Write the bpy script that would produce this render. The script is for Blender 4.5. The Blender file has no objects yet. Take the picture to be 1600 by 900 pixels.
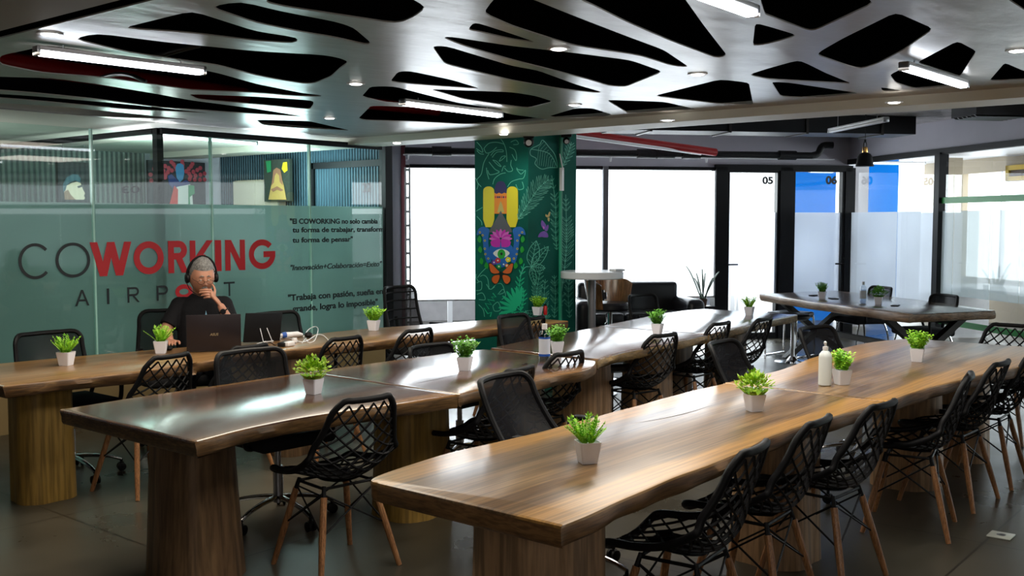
import bpy, bmesh, math, random
from mathutils import Vector, Matrix, Quaternion

# ------------------------------------------------------------------ camera, world, light, exposure
H = 1.62; F = 1590.0; TH = math.atan(105 / F); YAW = math.radians(39.3)
sc = bpy.context.scene
cd = bpy.data.cameras.new('camera'); cam = bpy.data.objects.new('camera', cd); sc.collection.objects.link(cam)
cam.location = (0, 0, H); cam.rotation_euler = (math.pi / 2 - TH, 0, YAW - math.pi / 2)
cd.sensor_width = 36; cd.lens = F / 1600 * 36; cd.clip_start = 0.05; sc.camera = cam
sc.view_settings.view_transform = 'Standard'; sc.view_settings.look = 'None'
sc.view_settings.gamma = 1.0; sc.view_settings.exposure = 0.25; sc.view_settings.use_curve_mapping = False
wd = bpy.data.worlds.new('sky'); sc.world = wd; wd.use_nodes = True
bg = wd.node_tree.nodes['Background']; bg.inputs[0].default_value = (0.90, 0.94, 1.0, 1); bg.inputs[1].default_value = 3.2
sc.cycles.max_bounces = 10; sc.cycles.transparent_max_bounces = 24; sc.cycles.diffuse_bounces = 4; sc.cycles.glossy_bounces = 5
sc.cycles.transmission_bounces = 8; sc.cycles.sample_clamp_indirect = 6.0
sc.cycles.use_denoising = True; sc.cycles.caustics_reflective = False; sc.cycles.caustics_refractive = False

UH = -math.pi / 2 + YAW + math.radians(10)          # heading of the back wall
U = Vector((math.cos(UH), math.sin(UH), 0)); V = Vector((-math.sin(UH), math.cos(UH), 0)); UP = Vector((0, 0, 1))

def ray(px, py):
    x = (px - 800) / F; z = -(py - 450) / F; c, s = math.cos(TH), math.sin(TH)
    X, Y, Z = x, c + z * s, -s + z * c
    return Vector((X * math.sin(YAW) + Y * math.cos(YAW), -X * math.cos(YAW) + Y * math.sin(YAW), Z))
def hit(px, py, p0, n):
    r = ray(px, py); o = Vector((0, 0, H)); return o + r * ((Vector(p0) - o).dot(n) / r.dot(n))
def P(px, py, z=0.75): return hit(px, py, (0, 0, z), UP)
def onT(px, py, t): return hit(px, py, (t, 0, 0), Vector((1, 0, 0)))
def onS(px, py, s): return hit(px, py, (0, s, 0), Vector((0, 1, 0)))
O2 = hit(1325, 345, (4.7 * math.sin(YAW) + 14.25 * math.cos(YAW), -4.7 * math.cos(YAW) + 14.25 * math.sin(YAW), 0), V)
O2 = Vector((O2.x, O2.y, 0))
def uv(u, v, z=0): return O2 + U * u + V * v + UP * z
def onV(px, py, v=0):                                  # pixel on a plane parallel to the back wall -> (u, z)
    p = hit(px, py, uv(0, v), V); return (p - O2).dot(U), p.z
def onU(px, py, u=0):                                  # pixel on a plane parallel to the right wall -> (v, z)
    p = hit(px, py, uv(u, 0), U); return (p - O2).dot(V), p.z

def area_light(name, loc, target, sx, sy, power, col=(1, 1, 1), spread=math.pi):
    l = bpy.data.lights.new(name, 'AREA'); l.shape = 'RECTANGLE'; l.size = sx; l.size_y = sy; l.energy = power; l.color = col; l.spread = spread
    o = bpy.data.objects.new(name, l); sc.collection.objects.link(o); o.location = loc
    o.rotation_euler = (Vector(target) - Vector(loc)).to_track_quat('-Z', 'Y').to_euler(); return o
# daylight outside the window band of the back wall and of the office beyond the right glass wall
area_light('window_daylight', uv(-4.3, 1.6, 1.6), uv(-4.3, -4, 0.9), 7.4, 2.2, 420, (0.93, 0.96, 1.0))
area_light('office_daylight', uv(5.2, -2.5, 1.6), uv(0, -2.5, 1.2), 5.0, 1.8, 100, (0.93, 0.96, 1.0))

# unseen lamps behind the camera; fill added over tables and in glass room
area_light('room_light', (-1.2, -1.6, 2.38), (2.6, 2.0, 0.4), 2.6, 1.4, 40, (1.0, 0.93, 0.84))
area_light('ceiling_fill', (4.0, 2.0, 2.40), (4.0, 2.0, 0), 3.2, 1.1, 50, (1.0, 0.93, 0.82))  # added fill sheets to brighten the tables, no fittings hang here
area_light('ceiling_fill', (3.6, 5.0, 2.40), (3.6, 5.0, 0), 3.2, 1.1, 60, (1.0, 0.90, 0.74))
area_light('ceiling_fill', (6.0, 3.4, 2.37), (6.0, 3.4, 0), 1.0, 1.0, 26, (1.0, 0.93, 0.82))
for gx, gy, gp in ((3.2, 9.3, 32), (5.6, 9.4, 38), (6.9, 8.9, 50)):  # added soft points without fittings, brighten the frosted film from behind
    gl_ = bpy.data.lights.new('glass_room_fill', 'POINT'); gl_.energy = gp; gl_.color = (0.80, 0.96, 1.0) if gx > 6.5 else (0.94, 1.0, 0.97); gl_.shadow_soft_size = 0.35
    go_ = bpy.data.objects.new('glass_room_fill', gl_); sc.collection.objects.link(go_); go_.location = (gx, gy, 2.1)

# ------------------------------------------------------------------ helpers
C = sc.collection
PI = math.pi
def put(o, parent=None):
    C.objects.link(o)
    if parent is not None: o.parent = parent
    return o
def tag(o, label=None, cat=None, group=None, kind=None):
    if label: o['label'] = label
    if cat: o['category'] = cat
    if group: o['group'] = group
    if kind: o['kind'] = kind
    return o
def thing(name, label, cat, loc=(0, 0, 0), rz=0.0, group=None):
    o = bpy.data.objects.new(name, None); o.empty_display_size = 0.1; put(o)
    o.location = loc; o.rotation_euler = (0, 0, rz); return tag(o, label, cat, group)
def copy_tree(o, parent=None):
    c = o.copy(); put(c)
    if parent is not None: c.parent = parent
    for ch in o.children: copy_tree(ch, c)
    return c
def tomesh(o, name, mat=None, parent=None):            # evaluate modifiers / curves to one plain mesh
    bpy.context.view_layer.update()
    dg = bpy.context.evaluated_depsgraph_get(); me = bpy.data.meshes.new_from_object(o.evaluated_get(dg))
    bpy.data.objects.remove(o); n = bpy.data.objects.new(name, me)
    if mat: me.materials.clear(); me.materials.append(mat)
    return put(n, parent)

class MB:
    def __init__(self): self.v = []; self.f = []; self.m = []; self.cur = 0
    def add(self, vs, fs):
        b = len(self.v); self.v += [tuple(x) for x in vs]; self.f += [tuple(i + b for i in f) for f in fs]; self.m += [self.cur] * len(fs); return self
    def box(self, c, s, R=None):
        x, y, z = s[0] / 2, s[1] / 2, s[2] / 2; c = Vector(c)
        vs = [Vector((a, b, d)) for a in (-x, x) for b in (-y, y) for d in (-z, z)]
        if R is not None: vs = [R @ q for q in vs]
        return self.add([q + c for q in vs], [(0, 1, 3, 2), (4, 6, 7, 5), (0, 4, 5, 1), (2, 3, 7, 6), (0, 2, 6, 4), (1, 5, 7, 3)])
    def box2(self, a, b): return self.box([(a[i] + b[i]) / 2 for i in range(3)], [abs(b[i] - a[i]) for i in range(3)])
    def fbox(self, u0, u1, v0, v1, z0, z1):             # box in the back-wall frame
        vs = [uv(u, v, z) for u in (u0, u1) for v in (v0, v1) for z in (z0, z1)]
        return self.add(vs, [(0, 1, 3, 2), (4, 6, 7, 5), (0, 4, 5, 1), (2, 3, 7, 6), (0, 2, 6, 4), (1, 5, 7, 3)])
    def rbox(self, c, s, bev, seg=3, R=None, fn=None):
        bm = bmesh.new(); bmesh.ops.create_cube(bm, size=1.0, matrix=Matrix.Diagonal((s[0], s[1], s[2], 1)))
        bmesh.ops.bevel(bm, geom=bm.edges[:], offset=bev, segments=seg, profile=0.5, affect='EDGES')
        if fn: bmesh.ops.subdivide_edges(bm, edges=bm.edges[:], cuts=3, use_grid_fill=True)
        vs = [v.co.copy() for v in bm.verts]
        bm.verts.index_update(); fs = [[v.index for v in f.verts] for f in bm.faces]; bm.free()
        if fn: vs = [fn(q) for q in vs]
        if R is not None: vs = [R @ q for q in vs]
        c = Vector(c); return self.add([q + c for q in vs], fs)
    def tube(self, pts, r, n=8, closed=False, caps=True, flat=None):
        pts = [Vector(p) for p in pts]; N = len(pts); rs = r if isinstance(r, (list, tuple)) else [r] * N
        prev = None; rings = []
        for i in range(N):
            if closed: d = pts[(i + 1) % N] - pts[i - 1]
            else: d = pts[min(i + 1, N - 1)] - pts[max(i - 1, 0)]
            d = d.normalized() if d.length > 1e-9 else Vector((0, 0, 1))
            if prev is None:
                a = Vector((0, 0, 1)) if abs(d.z) < 0.9 else Vector((1, 0, 0)); nrm = d.cross(a).normalized()
            else:
                nrm = prev - d * prev.dot(d); nrm = nrm.normalized() if nrm.length > 1e-6 else d.orthogonal().normalized()
            prev = nrm; bi = d.cross(nrm)
            k = flat or 1.0
            rings.append([pts[i] + (nrm * math.cos(2 * PI * j / n) + bi * math.sin(2 * PI * j / n) * k) * rs[i] for j in range(n)])
        vs = [q for rg in rings for q in rg]; fs = []
        for i in range(N if closed else N - 1):
            a, b = i * n, ((i + 1) % N) * n
            for j in range(n): fs.append((a + j, a + (j + 1) % n, b + (j + 1) % n, b + j))
        if caps and not closed: fs.append(tuple(range(n))[::-1]); fs.append(tuple((N - 1) * n + j for j in range(n)))
        return self.add(vs, fs)
    def cyl(self, a, b, r0, r1=None, n=16): return self.tube([a, b], [r0, r0 if r1 is None else r1], n)
    def lathe(self, prof, c=(0, 0, 0), n=24, R=None):
        c = Vector(c); vs = []; fs = []
        for r, z in prof:
            for j in range(n):
                q = Vector((r * math.cos(2 * PI * j / n), r * math.sin(2 * PI * j / n), z))
                vs.append((R @ q if R is not None else q) + c)
        for i in range(len(prof) - 1):
            for j in range(n): fs.append((i * n + j, i * n + (j + 1) % n, (i + 1) * n + (j + 1) % n, (i + 1) * n + j))
        if prof[0][0] > 1e-5: fs.append(tuple(range(n))[::-1])
        if prof[-1][0] > 1e-5: fs.append(tuple((len(prof) - 1) * n + j for j in range(n)))
        return self.add(vs, fs)
    def prism(self, poly, z0, z1):
        n = len(poly); vs = [(p[0], p[1], z0) for p in poly] + [(p[0], p[1], z1) for p in poly]
        return self.add(vs, [tuple(range(n))[::-1], tuple(range(n, 2 * n))] + [(i, (i + 1) % n, n + (i + 1) % n, n + i) for i in range(n)])
    def sheet(self, pts, off):                          # a closed outline in space, given a small thickness along off
        n = len(pts); off = Vector(off); a = [Vector(p) for p in pts]
        return self.add(a + [p + off for p in a], [tuple(range(n)), tuple(range(n, 2 * n))[::-1]] + [(i, (i + 1) % n, n + (i + 1) % n, n + i) for i in range(n)])
    def ball(self, c, r, n=12, m=8, sc_=(1, 1, 1), R=None):
        prof = [(max(1e-6, math.sin(PI * i / m)) * r, -math.cos(PI * i / m) * r) for i in range(m + 1)]
        c = Vector(c); vs = []
        for rr, z in prof:
            for j in range(n):
                q = Vector((rr * math.cos(2 * PI * j / n) * sc_[0], rr * math.sin(2 * PI * j / n) * sc_[1], z * sc_[2]))
                vs.append((R @ q if R is not None else q) + c)
        fs = [(i * n + j, i * n + (j + 1) % n, (i + 1) * n + (j + 1) % n, (i + 1) * n + j) for i in range(m) for j in range(n)]
        return self.add(vs, fs)
    def build(self, name, mats, parent=None, smooth=True, ang=35):
        me = bpy.data.meshes.new(name); me.from_pydata(self.v, [], self.f)
        if not isinstance(mats, (list, tuple)): mats = [mats]
        for m in mats: me.materials.append(m)
        bm = bmesh.new(); bm.from_mesh(me)
        if len(mats) > 1:
            for f, k in zip(bm.faces, self.m): f.material_index = k
        bmesh.ops.recalc_face_normals(bm, faces=bm.faces[:]); bm.to_mesh(me); bm.free()
        if smooth:
            me.polygons.foreach_set('use_smooth', [True] * len(me.polygons)); me.set_sharp_from_angle(angle=math.radians(ang))
        return put(bpy.data.objects.new(name, me), parent)

def rot(ax, a): return Matrix.Rotation(a, 3, ax)
def smooth_poly(pts, it=2, closed=True):
    pts = [Vector(p) for p in pts]
    for _ in range(it):
        q = []; n = len(pts)
        if not closed: q.append(pts[0])
        for i in range(n if closed else n - 1):
            a, b = pts[i], pts[(i + 1) % n]; q += [a * 0.78 + b * 0.22, a * 0.22 + b * 0.78]
        if not closed: q.append(pts[-1])
        pts = q
    return pts
def crom(pts, n=6, closed=False):
    pts = [Vector(p) for p in pts]; N = len(pts); out = []
    for i in range(N if closed else N - 1):
        if closed: a, b, c, d = pts[i - 1], pts[i], pts[(i + 1) % N], pts[(i + 2) % N]
        else: a, b, c, d = pts[max(i - 1, 0)], pts[i], pts[i + 1], pts[min(i + 2, N - 1)]
        for k in range(n):
            t = k / n; out.append(0.5 * ((2 * b) + (c - a) * t + (2 * a - 5 * b + 4 * c - d) * t * t + (3 * b - a - 3 * c + d) * t ** 3))
    if not closed: out.append(pts[-1])
    return out

# ------------------------------------------------------------------ materials
def mat(name, col=(0.5, 0.5, 0.5), rough=0.5, metal=0.0, spec=0.5, coat=0.0, noise=None, bump=None, em=None, ems=0.0, coat_rough=0.1, alpha=None):
    m = bpy.data.materials.new(name); m.use_nodes = True; nt = m.node_tree; b = nt.nodes['Principled BSDF']
    b.inputs['Base Color'].default_value = (*col, 1); b.inputs['Roughness'].default_value = rough; b.inputs['Metallic'].default_value = metal
    b.inputs['Specular IOR Level'].default_value = spec; b.inputs['Coat Weight'].default_value = coat; b.inputs['Coat Roughness'].default_value = coat_rough
    if em: b.inputs['Emission Color'].default_value = (*em, 1); b.inputs['Emission Strength'].default_value = ems
    tc = nt.nodes.new('ShaderNodeTexCoord')
    if noise:                                           # (scale, amount)
        n = nt.nodes.new('ShaderNodeTexNoise'); n.inputs['Scale'].default_value = noise[0]; n.inputs['Detail'].default_value = 5
        nt.links.new(tc.outputs['Object'], n.inputs['Vector'])
        r = nt.nodes.new('ShaderNodeValToRGB'); a = noise[1]
        r.color_ramp.elements[0].position = 0.3; r.color_ramp.elements[1].position = 0.7
        r.color_ramp.elements[0].color = (*[c * (1 - a) for c in col], 1); r.color_ramp.elements[1].color = (*[min(1, c * (1 + a)) for c in col], 1)
        nt.links.new(n.outputs['Fac'], r.inputs['Fac']); nt.links.new(r.outputs['Color'], b.inputs['Base Color'])
    if bump:                                            # (scale, strength, distance)
        n = nt.nodes.new('ShaderNodeTexNoise'); n.inputs['Scale'].default_value = bump[0]; n.inputs['Detail'].default_value = 3
        nt.links.new(tc.outputs['Object'], n.inputs['Vector'])
        k = nt.nodes.new('ShaderNodeBump'); k.inputs['Strength'].default_value = bump[1]; k.inputs['Distance'].default_value = bump[2]
        nt.links.new(n.outputs['Fac'], k.inputs['Height']); nt.links.new(k.outputs['Normal'], b.inputs['Normal'])
    return m
def ramp(nt, stops):
    r = nt.nodes.new('ShaderNodeValToRGB'); e = r.color_ramp.elements
    while len(e) < len(stops): e.new(0.5)
    for k, (p, c) in enumerate(stops): e[k].position = p; e[k].color = (*c, 1)
    return r
def wood(name, dark, mid, light, grain=(1.2, 9, 9), edge=None, rough=0.3, coat=0.35, half=0.5, seed=0.0, spec=0.5, bump=0.15):
    """stretched-noise plank; edge = colour of the pale sapwood along the long sides (object Y beyond half)"""
    m = bpy.data.materials.new(name); m.use_nodes = True; nt = m.node_tree; N = nt.nodes.new; L = nt.links.new; b = nt.nodes['Principled BSDF']
    tc = N('ShaderNodeTexCoord'); mp = N('ShaderNodeMapping'); mp.inputs['Scale'].default_value = grain; mp.inputs['Location'].default_value = (seed, seed * 1.7, 0)
    L(tc.outputs['Object'], mp.inputs['Vector'])
    n1 = N('ShaderNodeTexNoise'); n1.inputs['Scale'].default_value = 1.0; n1.inputs['Detail'].default_value = 8; n1.inputs['Roughness'].default_value = 0.62; n1.inputs['Distortion'].default_value = 0.6
    L(mp.outputs['Vector'], n1.inputs['Vector'])
    r1 = ramp(nt, [(0.28, dark), (0.5, mid), (0.72, light)]); L(n1.outputs['Fac'], r1.inputs['Fac'])
    mp2 = N('ShaderNodeMapping'); mp2.inputs['Scale'].default_value = [g * 7 if i else g * 2.4 for i, g in enumerate(grain)] if grain[0] < grain[2] else [grain[0] * 7, grain[1] * 7, grain[2] * 2.4]
    L(tc.outputs['Object'], mp2.inputs['Vector'])
    n2 = N('ShaderNodeTexNoise'); n2.inputs['Scale'].default_value = 1.0; n2.inputs['Detail'].default_value = 4; L(mp2.outputs['Vector'], n2.inputs['Vector'])
    r2 = ramp(nt, [(0.38, (0.42, 0.42, 0.42)), (0.6, (1, 1, 1))]); L(n2.outputs['Fac'], r2.inputs['Fac'])
    mx = N('ShaderNodeMixRGB'); mx.blend_type = 'MULTIPLY'; mx.inputs[0].default_value = 0.8; L(r1.outputs['Color'], mx.inputs[1]); L(r2.outputs['Color'], mx.inputs[2])
    out = mx.outputs[0]
    if edge:
        sx = N('ShaderNodeSeparateXYZ'); L(tc.outputs['Object'], sx.inputs[0])
        ab = N('ShaderNodeMath'); ab.operation = 'ABSOLUTE'; L(sx.outputs['Y'], ab.inputs[0])
        nz = N('ShaderNodeTexNoise'); nz.inputs['Scale'].default_value = 1.6; L(tc.outputs['Object'], nz.inputs['Vector'])
        ad = N('ShaderNodeMath'); ad.operation = 'MULTIPLY_ADD'; L(nz.outputs['Fac'], ad.inputs[0]); ad.inputs[1].default_value = 0.12; L(ab.outputs[0], ad.inputs[2])
        mr = N('ShaderNodeMapRange'); mr.inputs['From Min'].default_value = half + 0.0; mr.inputs['From Max'].default_value = half + 0.035; L(ad.outputs[0], mr.inputs['Value'])
        m2 = N('ShaderNodeMixRGB'); L(mr.outputs[0], m2.inputs[0]); L(out, m2.inputs[1])
        me_ = N('ShaderNodeMixRGB'); me_.blend_type = 'MULTIPLY'; me_.inputs[0].default_value = 0.6; me_.inputs[1].default_value = (*edge, 1); L(r2.outputs['Color'], me_.inputs[2])
        L(me_.outputs[0], m2.inputs[2]); out = m2.outputs[0]
    L(out, b.inputs['Base Color'])
    b.inputs['Roughness'].default_value = rough; b.inputs['Coat Weight'].default_value = coat; b.inputs['Coat Roughness'].default_value = 0.18; b.inputs['Specular IOR Level'].default_value = spec
    k = N('ShaderNodeBump'); k.inputs['Strength'].default_value = bump; k.inputs['Distance'].default_value = 0.004; L(n1.outputs['Fac'], k.inputs['Height']); L(k.outputs['Normal'], b.inputs['Normal'])
    return m
def glass(name, tint=(0.85, 0.95, 0.93), refl=1.0):
    m = bpy.data.materials.new(name); m.use_nodes = True; nt = m.node_tree; nt.nodes.clear(); N = nt.nodes.new; L = nt.links.new
    o = N('ShaderNodeOutputMaterial'); mx = N('ShaderNodeMixShader'); t = N('ShaderNodeBsdfTransparent'); g = N('ShaderNodeBsdfGlossy')
    t.inputs[0].default_value = (*tint, 1); g.inputs['Roughness'].default_value = 0.02; g.inputs[0].default_value = (refl, refl, refl, 1)
    fr = N('ShaderNodeFresnel'); fr.inputs['IOR'].default_value = 1.5
    ge = N('ShaderNodeNewGeometry'); ml = N('ShaderNodeMath'); ml.operation = 'MULTIPLY_ADD'; ml.inputs[1].default_value = -1; ml.inputs[2].default_value = 1
    L(ge.outputs['Backfacing'], ml.inputs[0]); m3 = N('ShaderNodeMath'); m3.operation = 'MULTIPLY'; L(ml.outputs[0], m3.inputs[0]); L(fr.outputs[0], m3.inputs[1])
    L(m3.outputs[0], mx.inputs[0]); L(t.outputs[0], mx.inputs[1]); L(g.outputs[0], mx.inputs[2]); L(mx.outputs[0], o.inputs[0]); return m
def film(name, col, clear=0.2, translucent=0.6, tint=None, gloss=0.08, rough=0.35, noise=0.12):
    """frosted sheet: lets some light straight through, scatters the rest"""
    m = bpy.data.materials.new(name); m.use_nodes = True; nt = m.node_tree; nt.nodes.clear(); N = nt.nodes.new; L = nt.links.new
    o = N('ShaderNodeOutputMaterial'); t = N('ShaderNodeBsdfTransparent'); t.inputs[0].default_value = (*(tint or col), 1)
    tr = N('ShaderNodeBsdfTranslucent'); df = N('ShaderNodeBsdfDiffuse'); g = N('ShaderNodeBsdfGlossy'); g.inputs['Roughness'].default_value = rough
    tc = N('ShaderNodeTexCoord'); nz = N('ShaderNodeTexNoise'); nz.inputs['Scale'].default_value = 0.9; L(tc.outputs['Object'], nz.inputs['Vector'])
    r = ramp(nt, [(0.3, [c * (1 - noise) for c in col]), (0.7, [min(1, c * (1 + noise)) for c in col])]); L(nz.outputs['Fac'], r.inputs['Fac'])
    L(r.outputs['Color'], tr.inputs[0]); L(r.outputs['Color'], df.inputs[0])
    a = N('ShaderNodeMixShader'); a.inputs[0].default_value = translucent; L(df.outputs[0], a.inputs[1]); L(tr.outputs[0], a.inputs[2])
    b = N('ShaderNodeMixShader'); b.inputs[0].default_value = clear; L(a.outputs[0], b.inputs[1]); L(t.outputs[0], b.inputs[2])
    c = N('ShaderNodeMixShader'); c.inputs[0].default_value = gloss; L(b.outputs[0], c.inputs[1]); L(g.outputs[0], c.inputs[2])
    L(c.outputs[0], o.inputs[0]); return m
def emit(name, col, s):
    m = bpy.data.materials.new(name); m.use_nodes = True; nt = m.node_tree; nt.nodes.clear()
    o = nt.nodes.new('ShaderNodeOutputMaterial'); e = nt.nodes.new('ShaderNodeEmission'); e.inputs[0].default_value = (*col, 1); e.inputs[1].default_value = s
    nt.links.new(e.outputs[0], o.inputs[0]); return m

M = {}
M['black'] = mat('black_plastic', (0.006, 0.006, 0.007), 0.5, spec=0.2)
M['blackfabric'] = mat('black_fabric', (0.013, 0.013, 0.015), 0.85, spec=0.2, bump=(300, 0.4, 0.001))
M['leather'] = mat('black_leather', (0.012, 0.012, 0.015), 0.32, spec=0.5, bump=(60, 0.15, 0.002))
M['chrome'] = mat('chrome', (0.7, 0.7, 0.72), 0.12, 1.0)
M['steel'] = mat('brushed_steel', (0.42, 0.42, 0.44), 0.35, 1.0)
M['darksteel'] = mat('dark_steel', (0.03, 0.027, 0.025), 0.4, 0.6)
M['white'] = mat('white_plastic', (0.78, 0.78, 0.8), 0.35)
M['pot'] = mat('white_pot', (0.86, 0.87, 0.95), 0.4)
M['blackframe'] = mat('black_frame', (0.007, 0.007, 0.009), 0.5, spec=0.2)
M['plenum'] = mat('black_painted_slab', (0.003, 0.003, 0.004), 1.0, spec=0.0)
M['grey_wall'] = mat('grey_lilac_plaster', (0.48, 0.46, 0.52), 0.8, noise=(1.5, 0.06), bump=(40, 0.1, 0.002))
M['soffit'] = mat('taupe_soffit', (0.30, 0.27, 0.24), 0.6, noise=(1.0, 0.05))
M['beam'] = mat('cream_beam', (0.74, 0.73, 0.64), 0.5, noise=(2, 0.04))
M['darkwall'] = mat('dark_wall', (0.05, 0.05, 0.055), 0.8)
M['dowel'] = wood('dowel_wood', (0.30, 0.13, 0.05), (0.42, 0.19, 0.075), (0.52, 0.26, 0.11), grain=(30, 30, 4), rough=0.45, coat=0.1)
M['tube'] = emit('tube_glow', (0.86, 0.92, 1.0), 13)
M['tube_dim'] = emit('tube_glow_soft', (0.85, 0.93, 1.0), 5)
M['down'] = emit('downlight_glow', (1.0, 0.97, 0.9), 10)
M['mesh'] = film('black_mesh', (0.009, 0.009, 0.011), clear=0.16, translucent=0.1, tint=(0.8, 0.8, 0.8), gloss=0.02)
M['clear'] = glass('clear_glass', (0.95, 0.98, 0.97))
M['teal'] = glass('teal_glass', (0.86, 0.95, 0.93))
M['glassedge'] = mat('glass_edge', (0.50, 0.85, 0.74), 0.2, em=None)
M['tealfilm'] = film('teal_frosted_film', (0.42, 0.52, 0.50), clear=0.18, translucent=0.6, tint=(0.68, 0.80, 0.79), gloss=0.05, rough=0.2, noise=0.15)
M['whitefilm'] = film('white_frosted_film', (0.80, 0.83, 0.88), clear=0.22, translucent=0.7, tint=(0.9, 0.93, 1.0), gloss=0.03)
M['blind'] = film('white_roller_blind', (0.93, 0.93, 0.95), clear=0.35, translucent=0.85, tint=(0.97, 0.97, 1.0), gloss=0.0)
M['green'] = mat('green_stripe', (0.02, 0.38, 0.07), 0.4)
M['red'] = mat('red_lettering', (0.62, 0.012, 0.02), 0.45)
M['ink'] = mat('black_lettering', (0.012, 0.016, 0.02), 0.5)
M['blue'] = mat('azure_wall', (0.0, 0.24, 0.85), 0.7, spec=0.1)
M['beige'] = mat('beige_wall', (0.48, 0.40, 0.29), 0.8)
M['gold'] = mat('gold_frame', (0.65, 0.42, 0.04), 0.35, 0.3)
M['redpipe'] = mat('red_pipe', (0.30, 0.006, 0.008), 0.4, spec=0.3)
M['brass'] = mat('brass', (0.75, 0.42, 0.12), 0.25, 1.0)
M['parapet'] = mat('grey_parapet', (0.42, 0.40, 0.40), 0.9, noise=(6, 0.12))

def floor_mat():
    m = bpy.data.materials.new('polished_concrete'); m.use_nodes = True; nt = m.node_tree; N = nt.nodes.new; L = nt.links.new; b = nt.nodes['Principled BSDF']
    tc = N('ShaderNodeTexCoord'); n = N('ShaderNodeTexNoise'); n.inputs['Scale'].default_value = 1.1; n.inputs['Detail'].default_value = 9; n.inputs['Roughness'].default_value = 0.6; L(tc.outputs['Object'], n.inputs['Vector'])
    r = ramp(nt, [(0.3, (0.034, 0.030, 0.022)), (0.52, (0.060, 0.053, 0.039)), (0.75, (0.10, 0.088, 0.064))]); L(n.outputs['Fac'], r.inputs['Fac'])
    br = N('ShaderNodeTexBrick'); br.offset = 0; br.inputs['Scale'].default_value = 1.0; br.inputs['Brick Width'].default_value = 1.35; br.inputs['Row Height'].default_value = 1.35
    br.inputs['Mortar Size'].default_value = 0.006; br.inputs['Color1'].default_value = (1, 1, 1, 1); br.inputs['Color2'].default_value = (0.86, 0.88, 0.86, 1); br.inputs['Mortar'].default_value = (0.35, 0.35, 0.35, 1)
    L(tc.outputs['Object'], br.inputs['Vector'])
    x = N('ShaderNodeMixRGB'); x.blend_type = 'MULTIPLY'; x.inputs[0].default_value = 1; L(r.outputs['Color'], x.inputs[1]); L(br.outputs['Color'], x.inputs[2]); L(x.outputs[0], b.inputs['Base Color'])
    r2 = ramp(nt, [(0.3, (0.22, 0.22, 0.22)), (0.7, (0.42, 0.42, 0.42))]); L(n.outputs['Fac'], r2.inputs['Fac']); L(r2.outputs['Color'], b.inputs['Roughness'])
    k = N('ShaderNodeBump'); k.inputs['Strength'].default_value = 0.15; k.inputs['Distance'].default_value = 0.003; L(n.outputs['Fac'], k.inputs['Height']); L(k.outputs['Normal'], b.inputs['Normal'])
    return m
M['floor'] = floor_mat()
def slat_mat(name, a, b_, scale, axis=0):
    m = bpy.data.materials.new(name); m.use_nodes = True; nt = m.node_tree; N = nt.nodes.new; L = nt.links.new; b = nt.nodes['Principled BSDF']
    tc = N('ShaderNodeTexCoord'); w = N('ShaderNodeTexWave'); w.wave_type = 'BANDS'; w.bands_direction = 'XYZ'[axis]; w.inputs['Scale'].default_value = scale; L(tc.outputs['Object'], w.inputs['Vector'])
    r = ramp(nt, [(0.25, a), (0.6, b_)]); L(w.outputs['Fac'], r.inputs['Fac']); L(r.outputs['Color'], b.inputs['Base Color']); b.inputs['Roughness'].default_value = 0.6
    k = N('ShaderNodeBump'); k.inputs['Distance'].default_value = 0.02; L(w.outputs['Fac'], k.inputs['Height']); L(k.outputs['Normal'], b.inputs['Normal']); return m
M['slat'] = slat_mat('corrugated_panel', (0.10, 0.12, 0.12), (0.34, 0.37, 0.34), 5.0, 0)
M['slat2'] = slat_mat('corrugated_blue_panel', (0.03, 0.07, 0.10), (0.06, 0.14, 0.19), 7.0, 1)
# ------------------------------------------------------------------ the room shell
def struct(name, mb, m, parent=None, smooth=False, **k):
    o = mb.build(name, m, parent, smooth=smooth, **k)
    if parent is None: o['kind'] = 'structure'
    return o
def sroot(name, loc=(0, 0, 0)):
    o = bpy.data.objects.new(name, None); put(o); o.location = loc; o['kind'] = 'structure'; return o
ZC = 2.45; SG = 7.85; ZT = onV(1000, 263)[1]; ZF = 1.735
struct('floor', MB().fbox(-16, 3.3, -16, 3.3, -0.1, 0), M['floor'])
struct('ceiling', MB().fbox(-16, 3.3, -16, 3.3, 3.2, 3.35), M['plenum'])
struct('wall_rear', MB().fbox(-16, 3.3, -16.1, -16, 0, 3.2), M['grey_wall'])
struct('wall_far_left', MB().fbox(-16.1, -16, -16, 3.3, 0, 3.2), M['grey_wall'])
# lower concrete slab beyond the beam
q = [(7.3, 7.9), (7.3, -3.0), (24, -3.0), (24, 12), (7.6, 12), (7.6, 7.9)]
c1 = uv(-9.2, 0.05); c2 = uv(0.05, 0.05); c3 = uv(0.05, -9)
struct('ceiling', MB().prism([(7.35, 8.2), (7.35, -0.5), (c3.x, c3.y), (c2.x, c2.y), (c1.x, c1.y)], 2.80, 2.92), mat('rough_white_slab', (0.62, 0.58, 0.60), 0.9, noise=(5, 0.25), bump=(25, 0.6, 0.02)))
struct('ceiling', MB().fbox(-16, 3.3, 0.1, 3.3, 2.62, 2.75), M['white'])        # rooms behind the doors
struct('ceiling', MB().fbox(0.1, 3.3, -12, 0.1, 2.55, 2.68), M['white'])        # office behind the right glass
# parapet and posts of the balcony behind the windows
struct('wall_parapet', MB().fbox(-9.5, 0.0, 3.2, 3.3, 0, 0.60), M['parapet'])
for px in (703, 1143, 1157, 1196, 1205):
    u_, z_ = onV(px, 480, 1.6)
    struct('trim_post', MB().fbox(u_ - 0.035, u_ + 0.035, 1.57, 1.63, 0, 0.62), M['white'])
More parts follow.
